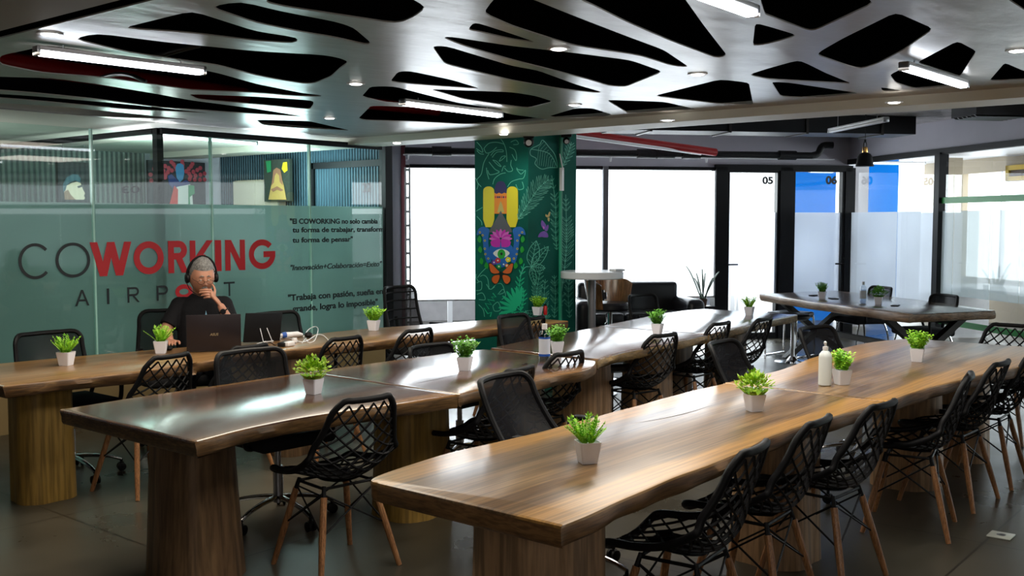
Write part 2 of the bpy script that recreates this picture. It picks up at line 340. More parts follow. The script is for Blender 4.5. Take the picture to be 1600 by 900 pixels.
# cut-out ceiling panel: every opening traced in plan and cut through the sheet
HOLES = [
 [(326,11),(375,2),(440,18),(525,34),(552,43),(580,67),(572,70),(525,59),(475,51),(400,36)],
 [(190,44),(300,17),(400,49),(467,59),(461,68),(400,64),(293,51)],
 [(114,61),(150,52),(260,66),(400,80),(507,86),(532,91),(545,97),(532,106),(517,120),(492,130),(475,131),(442,126),(400,118),(340,102),(290,95),(200,82)],
 [(0,87),(47,77),(72,70),(200,90),(290,104),(340,114),(400,131),(470,145),(503,149),(500,151),(460,150),(400,145),(300,141),(160,121),(65,114),(0,101)],
 [(293,147),(400,151),(489,157),(490,163),(484,171),(400,163),(310,156)],
 [(-30,118),(0,120),(80,122),(150,131),(235,145),(300,157),(400,170),(475,182),(450,181),(350,175),(250,168),(150,155),(50,145),(-30,139)],
 [(-30,145),(50,150),(200,163),(330,177),(200,171),(50,157),(-30,151)],
 [(-30,157),(0,161),(100,167),(200,177),(300,187),(200,184),(100,180),(0,176),(-30,172)],
 [(400,187),(482,189),(548,204),(450,199),(410,195)],
 [(622,112),(640,111),(707,125),(752,139),(650,132),(609,128)],
 [(565,151),(579,135),(615,135),(662,147),(712,160),(790,172),(700,167),(600,160)],
 [(670,139),(800,144),(837,150),(865,159),(825,169),(800,166),(772,162),(725,155)],
 [(560,185),(580,165),(660,168),(780,174),(800,179),(860,187),(800,192),(725,194),(650,190),(570,188)],
 [(675,72),(697,72),(750,88),(800,103),(840,110),(900,132),(941,144),(930,145),(875,139),(800,126),(695,100)],
 [(692,59),(702,57),(800,72),(900,83),(985,94),(1036,112),(977,136),(950,134),(925,126),(860,109),(800,94),(725,72)],
 [(731,47),(738,37),(747,36),(800,53),(840,67),(800,62),(750,50)],
 [(755,21),(770,0),(790,-14),(830,-2),(895,24),(975,55),(1037,78),(1077,105),(1050,103),(1000,87),(900,72),(875,65),(800,41)],
 [(890,-8),(960,-30),(1050,-30),(1100,40),(1135,85),(1130,89),(1117,90),(1050,65),(980,35),(930,10)],
 [(410,2),(470,-25),(600,-25),(667,11),(645,28),(620,37),(560,28),(500,19),(440,10)],
 [(1180,36),(1200,41),(1240,53),(1243,57),(1200,69),(1176,72)],
 [(1180,-28),(1195,22),(1200,24),(1260,47),(1273,48),(1368,4),(1300,-30)],
 [(1400,19),(1459,45),(1412,78),(1372,99),(1345,108),(1325,103),(1277,86),(1282,80),(1317,60)],
 [(1496,64),(1526,80),(1500,120),(1432,98)],
 [(1410,107),(1390,117),(1400,130),(1432,139),(1492,134),(1500,128)],
 [(1570,98),(1600,111),(1640,122),(1545,127)],
 [(1169,117),(1200,107),(1247,94),(1262,100),(1290,114),(1332,131),(1200,124)],
 [(1205,128),(1232,129),(1345,146),(1270,153),(1220,151)],
 [(1375,136),(1412,142),(1380,144)],
 [(1021,150),(1125,124),(1170,129),(1177,164),(1120,162)],
 [(947,156),(1037,159),(1090,171),(982,177)],
 [(856,182),(900,169),(925,169),(956,179),(947,182),(875,184)],
]
def round_poly(pts):                                     # keeps the traced outline, rounds only the corners
    out = []; n = len(pts)
    for i in range(n):
        a, b, c = pts[i - 1], pts[i], pts[(i + 1) % n]; r1 = min(0.35, 0.07 / max(1e-4, (a - b).length)); r2 = min(0.35, 0.07 / max(1e-4, (c - b).length))
        p, q_ = b.lerp(a, r1), b.lerp(c, r2); out += [p.lerp(b, 0.0), (p + b * 2 + q_) / 4 if True else b, q_]
    return out
def flat_curve(loops, z, th):
    cu = bpy.data.curves.new('outline', 'CURVE'); cu.dimensions = '2D'; cu.fill_mode = 'BOTH'; cu.extrude = th / 2
    for lp in loops:
        sp = cu.splines.new('POLY'); sp.points.add(len(lp) - 1); sp.use_cyclic_u = True
        for k, p in enumerate(lp): sp.points[k].co = (p[0], p[1], 0, 1)
    o = bpy.data.objects.new('outline', cu); put(o); o.location = (0, 0, z); return o
loops = [[(2.16, 1.02), (7.05, 1.02), (7.05, 7.80), (2.16, 7.80)]]
for h in HOLES:
    pts = round_poly([P(x, y, ZC) for x, y in h])
    pts = [Vector((min(6.98, max(2.3, p.x)), min(7.76, max(1.07, p.y)), 0)) for p in pts]
    loops.append(pts)
def panel_mat():
    m = mat('satin_ceiling_sheet', (0.31, 0.275, 0.24), 0.34, spec=0.7, coat=0.35, coat_rough=0.24)
    nt = m.node_tree; N = nt.nodes.new; L = nt.links.new; b = nt.nodes['Principled BSDF']
    tc = N('ShaderNodeTexCoord'); mp = N('ShaderNodeMapping'); mp.inputs['Scale'].default_value = (1.0, 2.2, 1); L(tc.outputs['Object'], mp.inputs['Vector'])
    n = N('ShaderNodeTexNoise'); n.inputs['Scale'].default_value = 2.4; n.inputs['Detail'].default_value = 4; L(mp.outputs[0], n.inputs['Vector'])
    k = N('ShaderNodeBump'); k.inputs['Strength'].default_value = 0.35; k.inputs['Distance'].default_value = 0.03; L(n.outputs['Fac'], k.inputs['Height']); L(k.outputs['Normal'], b.inputs['Normal'])
    return m
M['panel'] = panel_mat()
pan = flat_curve(loops, ZC + 0.003, 0.006); pan = tomesh(pan, 'ceiling', M['panel']); pan.location = (0, 0, ZC + 0.003); pan['kind'] = 'structure'
# soffits round the panel, with a dark shadow gap between
struct('ceiling', MB().box2((-6, -8, ZC), (2.08, 12, ZC + 0.1)).box2((2.08, -8, ZC), (12, 0.93, ZC + 0.1)), M['soffit'])
struct('trim_1', MB().box2((2.08, 0.93, ZC + 0.12), (2.16, 8, ZC + 0.14)).box2((2.08, 0.93, ZC + 0.12), (12, 1.02, ZC + 0.14)), M['plenum'])
# beam in front of the painted column
struct('trim_2', MB().box2((6.95, 1.02, 2.385), (7.34, 11.5, 2.50)), M['beam'])
struct('trim_7', MB().box2((7.0, -0.6, 2.52), (7.30, 11.5, 3.2)), M['plenum'])
# ceiling over the glass room
struct('ceiling', MB().box2((1.0, 7.81, ZC), (6.95, 11.6, ZC + 0.08)), M['beam'])

# ---- glass wall with the lettering (plane s = SG)
def gt(px, py=405, s=SG): return onS(px, py, s).x
tq = [1.6, gt(148), gt(333), gt(486), 7.46]
gw = sroot('window_1')
ztop = 2.36
struct('curb', MB().box2((1.6, SG - 0.05, 0), (7.42, SG + 0.05, 0.30)), mat('tan_curb', (0.30, 0.21, 0.09), 0.6), gw)
struct('bottom_rail', MB().box2((1.6, SG - 0.03, 0.30), (7.42, SG + 0.03, 0.42)), M['blackframe'], gw)
for i in range(4):
    a, b = tq[i], tq[i + 1]
    g = MB().box2((a + 0.012, SG - 0.005, 0.42), (b - 0.012, SG + 0.005, ztop)).build('glass_pane', M['teal'], gw)
    MB().box2((a + 0.012, SG + 0.007, 0.42), (b - 0.012, SG + 0.009, ZF + 0.03)).build('frosted_film', M['tealfilm'], g)
    if i < 3: MB().box2((b - 0.007, SG - 0.0045, 0.42), (b + 0.007, SG + 0.030, ztop)).build('glass_fin', M['glassedge'], gw)
MB().box2((4.86, SG - 0.025, ztop), (7.42, SG + 0.025, ztop + 0.05)).build('top_rail', M['blackframe'], gw)
MB().box2((7.455, SG - 0.035, 0), (7.555, SG + 0.06, ztop + 0.05)).build('end_post', M['blackframe'], gw)
MB().box2((4.84, SG + 0.02, 0), (4.90, SG + 0.09, ztop + 0.05)).build('middle_post', M['blackframe'], gw)

# letters drawn as strokes, height 1
def ring(w, s, a0=0, a1=360, n=40):
    out = []; cx, cy = w / 2, 0.5; ro = (w / 2, 0.5); ri = (w / 2 - s, 0.5 - s)
    for k in range(n):
        A0 = math.radians(a0 + (a1 - a0) * k / n); A1 = math.radians(a0 + (a1 - a0) * (k + 1) / n)
        out.append([(cx + ro[0] * math.cos(A0), cy + ro[1] * math.sin(A0)), (cx + ro[0] * math.cos(A1), cy + ro[1] * math.sin(A1)),
                    (cx + ri[0] * math.cos(A1), cy + ri[1] * math.sin(A1)), (cx + ri[0] * math.cos(A0), cy + ri[1] * math.sin(A0))])
    return out
def dia(x0, y0, x1, y1, s): return [(x0, y0), (x0 + s, y0), (x1 + s, y1), (x1, y1)]
def rect(x0, y0, x1, y1): return [(x0, y0), (x1, y0), (x1, y1), (x0, y1)]
def bowl(w, s, y0, y1):                                 # right-hand half ring between y0 and y1
    r = (y1 - y0) / 2; cy = (y0 + y1) / 2; x0 = w - r; out = [rect(0, y1 - s, x0, y1), rect(0, y0, x0, y0 + s)]
    for k in range(14):
        A0 = -PI / 2 + PI * k / 14; A1 = -PI / 2 + PI * (k + 1) / 14
        out.append([(x0 + r * math.cos(A0), cy + r * math.sin(A0)), (x0 + r * math.cos(A1), cy + r * math.sin(A1)),
                    (x0 + (r - s) * math.cos(A1), cy + (r - s) * math.sin(A1)), (x0 + (r - s) * math.cos(A0), cy + (r - s) * math.sin(A0))])
    return out
def glyph(ch, w, s):
    d = s * 1.15
    if ch == 'C': return ring(w, s, 42, 318)
    if ch == 'O': return ring(w, s)
    if ch == 'G': return ring(w, s, 42, 360) + [rect(w * 0.55, 0.5 - s / 2, w, 0.5 + s / 2)]
    if ch == 'W': return [dia(0, 1, w * 0.22, 0, d), dia(w * 0.5 - d / 2, 1, w * 0.22, 0, d), dia(w * 0.5 - d / 2, 1, w * 0.78 - d, 0, d), dia(w - d, 1, w * 0.78 - d, 0, d)]
    if ch == 'R': return [rect(0, 0, s, 1)] + bowl(w * 0.95, s, 0.42, 1) + [dia(w * 0.38, 0.44, w - d, 0, d)]
    if ch == 'P': return [rect(0, 0, s, 1)] + bowl(w * 0.97, s, 0.40, 1)
    if ch == 'K': return [rect(0, 0, s, 1), dia(s * 0.9, 0.46, w - d, 1, d), dia(s * 1.6, 0.55, w - d, 0, d)]
    if ch == 'I': return [rect(0, 0, w, 1)]
    if ch == 'N': return [rect(0, 0, s, 1), rect(w - s, 0, w, 1), dia(0, 1, w - d, 0, d)]
    if ch == 'A': return [dia(0, 0, w / 2 - s / 2, 1, s), dia(w - s, 0, w / 2 - s / 2, 1, s), rect(w * 0.2, 0.28, w * 0.8, 0.28 + s)]
    if ch == 'T': return [rect(0, 1 - s, w, 1), rect(w / 2 - s / 2, 0, w / 2 + s / 2, 1)]
SL = SG - 0.006
def sign(name, items, zb, zt, s, m):
    mb = MB(); hh = zt - zb; k = 0
    for ch, px0, px1 in items:
        t0 = gt(px0, 420, SL); t1 = gt(px1, 420, SL)
        for pl in glyph(ch, (t1 - t0) / hh, s):
            k += 1; e = 0.00003 * k
            mb.sheet([(t0 + x * hh, SL - e, zb + y * hh) for x, y in pl], (0, -0.002, 0))
    return mb.build(name, m, gw, smooth=False)
zW = (onS(175, 431, SL).z, onS(175, 378, SL).z)
sign('lettering', [('C', 29, 81), ('O', 87, 141)], zW[0], zW[1], 0.085, M['ink'])['label'] = 'thin black letters CO'
sign('lettering', [('W', 141, 206), ('O', 209, 256), ('R', 263, 294), ('K', 297, 333), ('I', 336, 346), ('N', 352, 383), ('G', 389, 430)], zW[0], zW[1], 0.20, M['red'])['label'] = 'bold red letters WORKING'
zA = (onS(127, 478, SL).z, onS(127, 453, SL).z)
sign('lettering', [('A', 116, 138), ('I', 166, 169.5), ('R', 198, 217), ('P', 244, 262), ('R', 317, 336), ('T', 349, 366)], zA[0], zA[1], 0.13, M['ink'])['label'] = 'thin black letters of the word AIRPORT'
sign('lettering', [('O', 273, 300)], zA[0], zA[1], 0.30, M['red'])['label'] = 'red letter O'

def textline(txt, size=1.0, bold=0.0, shear=0.0):
    cu = bpy.data.curves.new('t', 'FONT'); cu.body = txt; cu.size = size; cu.offset = bold; cu.shear = shear; cu.extrude = 0.001
    o = bpy.data.objects.new('t', cu); put(o); bpy.context.view_layer.update()
    me = bpy.data.meshes.new_from_object(o.evaluated_get(bpy.context.evaluated_depsgraph_get())); bpy.data.objects.remove(o)
    vs = [v.co.copy() for v in me.vertices]; fs = [tuple(p.vertices) for p in me.polygons]; bpy.data.meshes.remove(me)
    return vs, fs
def place_text(mb, txt, org, xd, zd, width, height, bold=0.02, shear=0.0):
    """org = lower left, width of the whole line, height of a capital"""
    vs, fs = textline(txt, 1.0, bold, shear); x0 = min(v.x for v in vs); x1 = max(v.x for v in vs)
    nrm = Vector(xd).cross(Vector(zd)).normalized()
    mb.add([Vector(org) + Vector(xd) * ((v.x - x0) / (x1 - x0) * width) + Vector(zd) * (v.y / 0.73 * height) + nrm * v.z for v in vs], fs)
def quote(lines, bold, shear=0.0):
    mb = MB()
    for txt, px0, px1, pyb, ch in lines:
        a = onS(px0, pyb, SL); b = onS(px1, pyb, SL)
        for dx_, dz_ in (((0, 0), (0.0035, 0), (0.0018, 0.0016), (0.0018, -0.0016)) if shear == 0 else ((0, 0), (0.0015, 0))): place_text(mb, txt, a + Vector((dx_, -0.0003 * (dx_ + dz_) * 100, dz_)), (1, 0, 0), (0, 0, 1), b.x - a.x, ch, bold, shear)
    return mb.build('lettering', M['ink'], gw, smooth=False)
quote([('"El COWORKING no solo cambia', 453, 590, 349.5, 0.050), ('tu forma de trabajar, transforma', 457, 604, 363, 0.050), ('tu forma de pensar"', 457, 551, 379, 0.050)], 0.012)['label'] = 'small bold black quote in three lines'
quote([('"Innovación+Colaboración=Exito"', 454, 597, 422.5, 0.054)], 0.012, 0.25)['label'] = 'black italic quote in one line'
quote([('"Trabaja con pasión, sueña en', 450, 598, 470, 0.060), ('grande, logra lo imposible"', 457, 590, 487, 0.060)], 0.012)['label'] = 'bold black quote in two lines'

# ---- inside the glass room
struct('wall_left', MB().box2((-1.0, 11.5, 0), (7.56, 11.6, ZC)), M['slat'])
sp_ = 7.9 + 0.0
while (Vector((7.6, sp_, 0)) - O2).dot(V) < -0.02: sp_ += 0.01
wpart = struct('wall_partition', MB().box2((7.56, SG + 0.06, 0), (7.62, sp_, 2.80)), M['slat2'])
g2 = sroot('window_2')
MB().box2((4.855, SG + 0.1, 0), (4.865, 11.5, ZT)).build('glass_pane', M['teal'], g2)
MB().box2((4.84, SG + 0.1, ztop), (4.88, 11.5, ztop + 0.05)).build('top_rail', M['blackframe'], g2)
def reversed_text(txt, px0, px1, py0, py1, t, par):      # lettering read from the far side, on a plane t = const
    mb = MB(); a = onT(px1, py1, t); b = onT(px0, py1, t); top = onT(px0, py0, t)
    place_text(mb, txt, a, (0, 1, 0), (0, 0, 1), b.y - a.y, top.z - b.z, 0.01)
    y0, y1 = a.y, b.y; mb.v = [(t - 0.004 - abs(v[0] - t) * 0.2, y0 + (v[1] - y0), v[2]) for v in mb.v]
    return mb.build('lettering', M['ink'], par, smooth=False)
for tx, x0, x1, y0_, y1_ in (('CONSTRUCCION', 121, 182, 348, 354), ('CONSULTORIA', 125, 179, 367, 373), ('INMOBILIARIA', 125, 179, 377, 383), ('03', 191, 219, 290, 301)):
    reversed_text(tx, x0, x1, y0_, y1_, 4.853, g2)
# cream wall cabinets along the corrugated wall
def cab(px0, px1, py0, py1, s, name, label):
    a = onS(px0, py0, s); b = onS(px1, py1, s); r = thing(name, label, 'cabinet', ((a.x + b.x) / 2, s, b.z))
    w = b.x - a.x; h = a.z - b.z
    MB().box2((-w / 2, 0, 0), (w / 2, 0.3, h)).build('body', M['beige'], r)
    MB().box2((-w / 2, -0.02, 0.01), (-0.006, 0, h - 0.01)).build('door', mat('cream_door', (0.62, 0.55, 0.44), 0.5), r)
    MB().box2((0.006, -0.02, 0.01), (w / 2, 0, h - 0.01)).build('door', bpy.data.materials['cream_door'], r)
    return r
a = onT(446, 280, 7.54); b = onT(378, 324, 7.54); r = thing('wall_cabinet', 'cream wall cabinet seen through the glass left of the first quote', 'cabinet', (7.54, (a.y + b.y) / 2, b.z))
w = b.y - a.y; h = a.z - b.z
MB().box2((-0.10, -w / 2, 0), (0, w / 2, h)).build('body', M['beige'], r)
m_ = mat('cream_door', (0.62, 0.55, 0.44), 0.5)
MB().box2((-0.12, -w / 2, 0.01), (-0.10, -0.006, h - 0.01)).build('door', m_, r); MB().box2((-0.12, 0.006, 0.01), (-0.10, w / 2, h - 0.01)).build('door', m_, r)
o = thing('display_board', 'grey board leaning on the corrugated wall behind the red lettering', 'board', (0, 0, 0))
a = onS(268, 286, 11.2); b = onS(312, 400, 11.2); o.location = (a.x, 11.2, 0)
MB().box2((0, 0, 0), (b.x - a.x, 0.05, a.z)).build('panel', mat('warm_grey_board', (0.19, 0.16, 0.14), 0.6), o)
MB().box2((b.x - a.x, -0.02, 0), (b.x - a.x + 0.16, 0.06, a.z + 0.08)).build('post', M['darkwall'], o)
# portrait on black canvas, a man's head in profile
a = onS(90, 252, 10.6); b = onS(141, 345, 10.6); por = thing('portrait_canvas', 'black canvas painted with a pale face in profile, behind the glass', 'painting', (a.x, 10.6, b.z))
w = b.x - a.x; h = a.z - b.z
MB().box2((0, 0, 0), (w, 0.05, h)).build('canvas', mat('black_canvas', (0.012, 0.012, 0.016), 0.7), por)
def pic(px, py): p = onS(px, py, 10.595); return (p.x - a.x, -0.004, p.z - b.z)
face = [(101,312),(100,298),(104,290),(112,286),(120,284),(126,286),(128,292),(130,297),(133,302),(131,306),(133,309),(131,312)]
for hx in (w * 0.2, w * 0.9): MB().cyl((hx, 0.02, h), (hx, 0.02, ZC - b.z), 0.004, n=6).build('hanging_wire', M['steel'], por)
MB().sheet([(x, y - 0.006, z) for x, y, z in [pic(*q_) for q_ in ((120,291),(127,289),(128,292),(122,294))]], (0, -0.001, 0)).build('painted_eye', bpy.data.materials['black_canvas'], por, smooth=False)
MB().sheet([(x, y - 0.006, z) for x, y, z in [pic(*q_) for q_ in ((101,312),(100,300),(106,296),(110,304),(118,312))]], (0, -0.001, 0)).build('painted_shadow', mat('painted_brown', (0.30, 0.14, 0.08), 0.6), por, smooth=False)
MB().sheet([pic(*q_) for q_ in face], (0, -0.002, 0)).build('painted_face', mat('painted_skin', (0.75, 0.55, 0.42), 0.6), por, smooth=False)
hair = [(98,300),(98,288),(104,277),(114,272),(122,273),(126,279),(125,286),(118,282),(110,284),(104,290),(102,298)]
MB().sheet([(x, y - 0.003, z) for x, y, z in [pic(*q_) for q_ in hair]], (0, -0.002, 0)).build('painted_hair', mat('painted_hair', (0.03, 0.09, 0.13), 0.6), por, smooth=False)
# colourful painting: ring of red balls round a blue-faced figure in a draped flag
a = onS(231, 250, 10.9); b = onS(322, 345, 10.9); fig = thing('figure_painting', 'painting of a blue faced figure among red balls, behind the glass', 'painting', (a.x, 10.9, b.z))
w = b.x - a.x; h = a.z - b.z
MB().box2((0, 0, 0), (w, 0.04, h)).build('canvas', bpy.data.materials['black_canvas'], fig)
def pic2(px, py): p = onS(px, py, 10.89); return Vector((p.x - a.x, 0.0, p.z - b.z))
random.seed(4); mb = MB()
for k in range(40):
    ang = random.uniform(-0.35, PI + 0.35); rr = (20, 28, 36, 43)[k % 4]; ang = -0.35 + (PI + 0.7) * (k // 4 + 0.13 * (k % 4)) / 9.6; c = pic2(278 + rr * math.cos(ang), 276 - rr * math.sin(ang) * 0.55)
    rad = 0.027; mb.sheet([c + Vector((rad * math.cos(i * PI / 6), -0.004 - k * 0.0001, rad * math.sin(i * PI / 6))) for i in range(12)], (0, -0.001, 0))
mb.build('painted_balls', mat('painted_rose', (0.36, 0.04, 0.06), 0.5), fig, smooth=False)
def blob(pts, m, name, par, d, f=pic2): e_ = Vector((0, -d, 0)) if f is pic2 else Vector((-d, 0, 0)); return MB().sheet([f(*q_) + e_ for q_ in pts], (0, -0.001, 0) if f is pic2 else (-0.001, 0, 0)).build(name, m, par, smooth=False)
blob([(274,262),(277,256),(282,255),(287,258),(288,270),(286,280),(281,285),(276,278)], mat('painted_blue', (0.05, 0.22, 0.42), 0.5), 'painted_head', fig, 0.010)
blob([(262,275),(268,272),(277,281),(283,286),(290,281),(297,286),(292,292),(270,294),(264,288)], mat('painted_navy', (0.01, 0.03, 0.15), 0.5), 'painted_collar', fig, 0.011)
blob([(276,292),(297,288),(300,300),(303,345),(276,345)], mat('painted_white', (0.62, 0.62, 0.58), 0.5), 'painted_robe', fig, 0.012)
blob([(262,330),(272,290),(278,296),(277,345),(258,345)], mat('painted_red', (0.55, 0.04, 0.02), 0.5), 'painted_robe', fig, 0.013)
blob([(294,289),(303,290),(304,302),(296,308),(299,345),(294,345)], mat('painted_green', (0.02, 0.22, 0.08), 0.5), 'painted_sash', fig, 0.014)
# small painting right of it, gold and green
a = onT(452, 248, 7.36); b = onT(413, 315, 7.36); sm = thing('gold_painting', 'dark painting of a face with yellow and green blooms behind the glass', 'painting', (7.36, b.y, b.z))
w = b.y - a.y; h = a.z - b.z
MB().box2((0, -w, 0), (0.04, 0, h)).build('canvas', mat('dark_canvas', (0.03, 0.04, 0.03), 0.7), sm)
def pic3(px, py): p = onT(px, py, 7.355); return Vector((-0.004, p.y - b.y, p.z - b.z))
blob([(428,272),(432,266),(438,268),(440,276),(444,290),(448,312),(420,312),(424,292)], mat('painted_gold', (0.50, 0.33, 0.10), 0.5), 'painted_figure', sm, 0.006, pic3)
blob([(427,276),(428,266),(433,262),(439,265),(441,276),(443,290),(438,284),(437,274),(433,270),(430,275),(429,285),(425,290)], bpy.data.materials['painted_brown'], 'painted_hair', sm, 0.009, pic3)
blob([(424,296),(434,291),(444,297),(440,299),(434,296),(428,300)], bpy.data.materials['painted_brown'], 'painted_collar', sm, 0.010, pic3)
blob([(416,252),(424,251),(424,268),(418,270)], bpy.data.materials['painted_green'], 'painted_leaf', sm, 0.006, pic3)
blob([(443,254),(449,253),(450,266),(445,270),(441,264)], mat('painted_yellow', (0.75, 0.60, 0.02), 0.5), 'painted_flower', sm, 0.007, pic3)
# mirrored room number on the partition glass
mb = MB(); p = onT(607, 273, 7.54)
num = thing('glass_door', 'dark framed door seen through the glass at its right end', 'door', (7.5, 8.47, 0))
MB().box2((0.02, -0.55, 0), (0.05, 0.55, 2.2)).build('door_panel', M['slat2'], num)
fr = MB()
for y0, y1, z0, z1 in ((-0.62, -0.55, 0, 2.27), (0.55, 0.62, 0, 2.27), (-0.62, 0.62, 2.2, 2.27)): fr.box2((-0.01, y0, z0), (0.06, y1, z1))
fr.build('door_frame', M['blackframe'], num)
place_text(mb, '22', (0.0, -0.42, 1.93), (0, 1, 0), (0, 0, 1), 0.13, 0.10, 0.02)
for k, v_ in enumerate(mb.v): mb.v[k] = (0.01, -v_[1] - 0.66, v_[2])
mb.build('number', M['ink'], num, smooth=False)['label'] = 'room number 22, seen reversed'

# ---- back wall (v = 0) with windows and doors 05 and 06
def bu(px, py=345, v=0): return onV(px, py, v)[0]
mb = MB().fbox(-9.6, 0, 0, 0.12, ZT + 0.02, 2.85)
mb.fbox(-9.6, bu(627), 0, 0.12, 0, ZT + 0.02)
struct('wall_back', mb, M['grey_wall'])
struct('wall_jamb', MB().fbox(bu(627), bu(634), -0.02, 0.12, 0, ZT + 0.3), mat('dark_red_jamb', (0.10, 0.012, 0.02), 0.5))
zb = onV(1000, 463.5)[1]
def window(name, px0, px1):
    r = sroot(name); u0, u1 = bu(px0), bu(px1)
    MB().fbox(u0, u1, 0.05, 0.06, 0.02, ZT).build('glass_pane', M['clear'], r)
    MB().fbox(u0, u1, 0.02, 0.09, ZT - 0.02, ZT + 0.03).build('top_rail', M['blackframe'], r)
    MB().fbox(u0, u1, 0.02, 0.09, 0, 0.03).build('bottom_rail', M['white'], r)
    return r, u0, u1
def blind(px0, px1, label):
    u0, u1 = bu(px0), bu(px1); r = thing('roller_blind', label, 'blind', (0, 0, 0), 0, 'roller blinds on the back windows')
    MB().fbox(u0, u1, -0.03, -0.025, zb, ZT - 0.03).build('fabric', M['blind'], r)
    MB().fbox(u0, u1, -0.04, -0.015, zb - 0.02, zb).build('bottom_bar', M['white'], r)
    MB().cyl(uv(u0, -0.03, ZT + 0.0), uv(u1, -0.03, ZT + 0.0), 0.025, n=10).build('roller', M['blackframe'], r)
    return r
window('window_3', 634, 900); window('window_4', 900, 1116)
blind(640, 860, 'white roller blind left of the painted column, glowing with daylight')
blind(880, 940, 'narrow white roller blind between the painted column and the grey post')
blind(949, 1115, 'widest white roller blind, behind the black sofa')
pt = sroot('trim_3'); MB().fbox(bu(940), bu(948), -0.08, 0.05, 0, ZT + 0.02).build('post', mat('grey_post', (0.16, 0.16, 0.18), 0.5), pt)
# white lattice stand against the jamb
ld = thing('lattice_stand', 'white ladder-like lattice stand against the dark red jamb', 'stand', (0, 0, 0))
u0, u1 = bu(633), bu(639.5)
for u_ in (u0, u1): MB().fbox(u_ - 0.012, u_ + 0.012, -0.10, -0.07, 0, onV(636, 262)[1]).build('upright', M['white'], ld)
for k in range(13): MB().fbox(u0, u1, -0.095, -0.075, 0.12 + k * 0.178, 0.15 + k * 0.178).build('rung', M['white'], ld)
def glass_door(name, px0, px1, pyt, numtxt, npx, hside, tint):
    r = sroot(name); u0, u1 = bu(px0), bu(px1); zt = onV(1180, pyt)[1]; D = -0.06
    fr = MB(); w = bu(px0) - bu(px0 - 18 if hside < 0 else px0 - 24)
    fr.fbox(u0 - 0.06, u0, D, 0.04, 0, zt + 0.05).fbox(u1, u1 + 0.06, D, 0.04, 0, zt + 0.05).fbox(u0, u1, D, 0.04, zt, zt + 0.06).fbox(u0, u1, D, 0.04, 0, 0.08)
    fr.build('door_frame', M['blackframe'], r)
    g = MB().fbox(u0, u1, -0.015, -0.005, 0.08, zt).build('glass_pane', M['clear'], r)
    MB().fbox(u0, u1, -0.002, 0.0, zb, ZF).build('frosted_film', tint, g)
    mb = MB(); a_, z_ = onV(npx[0], npx[2], -0.02); b_, _ = onV(npx[1], npx[2], -0.02)
    place_text(mb, numtxt, uv(a_, -0.02, z_), U, UP, b_ - a_, onV(npx[0], npx[3], -0.02)[1] - z_, 0.05)
    mb.build('number', M['ink'], r, smooth=False)['label'] = 'black room number ' + numtxt
    uh = (u0 - 0.03) if hside < 0 else (u1 + 0.03); zh = onV(1135, 413)[1]
    hd = MB(); hd.cyl(uv(uh, D, zh), uv(uh, D - 0.06, zh), 0.012, n=8); hd.cyl(uv(uh, D - 0.055, zh), uv(uh - hside * 0.14, D - 0.055, zh), 0.011, n=8)
    hd.cyl(uv(uh, D - 0.01, zh + 0.07), uv(uh, D - 0.02, zh + 0.07), 0.018, n=10)
    hd.build('door_handle', M['black'], r)
glass_door('door_1', 1137, 1211, 270, '05', (1191, 1208, 287, 276), -1, M['whitefilm'])
glass_door('door_2', 1239, 1312, 268, '06', (1290, 1308, 287, 275), 1, M['whitefilm'])
for a_, b_ in ((1115, 1133), (1215, 1234), (1316, 1331)):
    struct('trim_4', MB().fbox(bu(a_), bu(b_), -0.08, 0.10, 0, ZT + 0.03), M['blackframe'])
struct('trim_5', MB().fbox(bu(1115), 0.02, -0.08, 0.10, ZT - 0.02, ZT + 0.06), M['blackframe'])
# rooms behind the doors
struct('wall_room', MB().fbox(bu(1224), bu(1224) + 0.08, 0.12, 2.2, 0, 2.62), M['white'])
a_ = bu(1232, 300, 2.2); b_ = bu(1306, 300, 2.2)
struct('wall_blue', MB().fbox(a_, b_, 2.2, 2.3, 0, 2.62), M['blue'])
struct('wall_blue', MB().fbox(bu(1355, 300, 2.0), bu(1401, 300, 2.0), 1.95, 2.05, 0, 2.62), M['blue'])
struct('wall_pale', MB().fbox(bu(1331, 300, 1.2), bu(1357, 300, 1.2), 1.2, 1.3, 0, 2.62), mat('pale_plaster', (0.6, 0.58, 0.6), 0.7))

# ---- glass wall on the right (u = 0)
zr = onU(1480, 238)[1]
struct('wall_right', MB().fbox(0, 0.12, -13, 0.1, zr, 2.85).fbox(0, 0.12, -16, -11, 0, 3.2), M['grey_wall'])
def rv(px, py=400): return onU(px, py)[0]
g3 = sroot('window_5')
vs_ = [0.0, rv(1400), rv(1463), rv(1488), rv(1546), rv(1593), -6.5, -8.5, -11]
for i in range(len(vs_) - 1):
    b_, a_ = vs_[i], vs_[i + 1]
    if i == 2: pass
    g = MB().fbox(-0.005, 0.005, a_ + 0.004, b_ - 0.004, 0.03, zr).build('glass_pane', M['clear'], g3)
    MB().fbox(0.007, 0.009, a_ + 0.004, b_ - 0.004, 0.62 if i < 2 else 0.75, ZF).build('frosted_film', M['whitefilm'] if i < 2 else film('pale_film_%d' % i, (0.50, 0.54, 0.56), clear=0.45, translucent=0.7, tint=(0.9, 0.93, 0.93), gloss=0.03), g)
MB().fbox(-0.03, 0.05, -11, 0.0, zr - 0.02, zr + 0.05).build('top_rail', M['blackframe'], g3)
MB().fbox(-0.03, 0.05, -11, 0.0, 0, 0.03).build('bottom_rail', M['steel'], g3)
MB().fbox(-0.05, 0.07, rv(1470), rv(1462), 0, zr).build('post', M['blackframe'], g3)
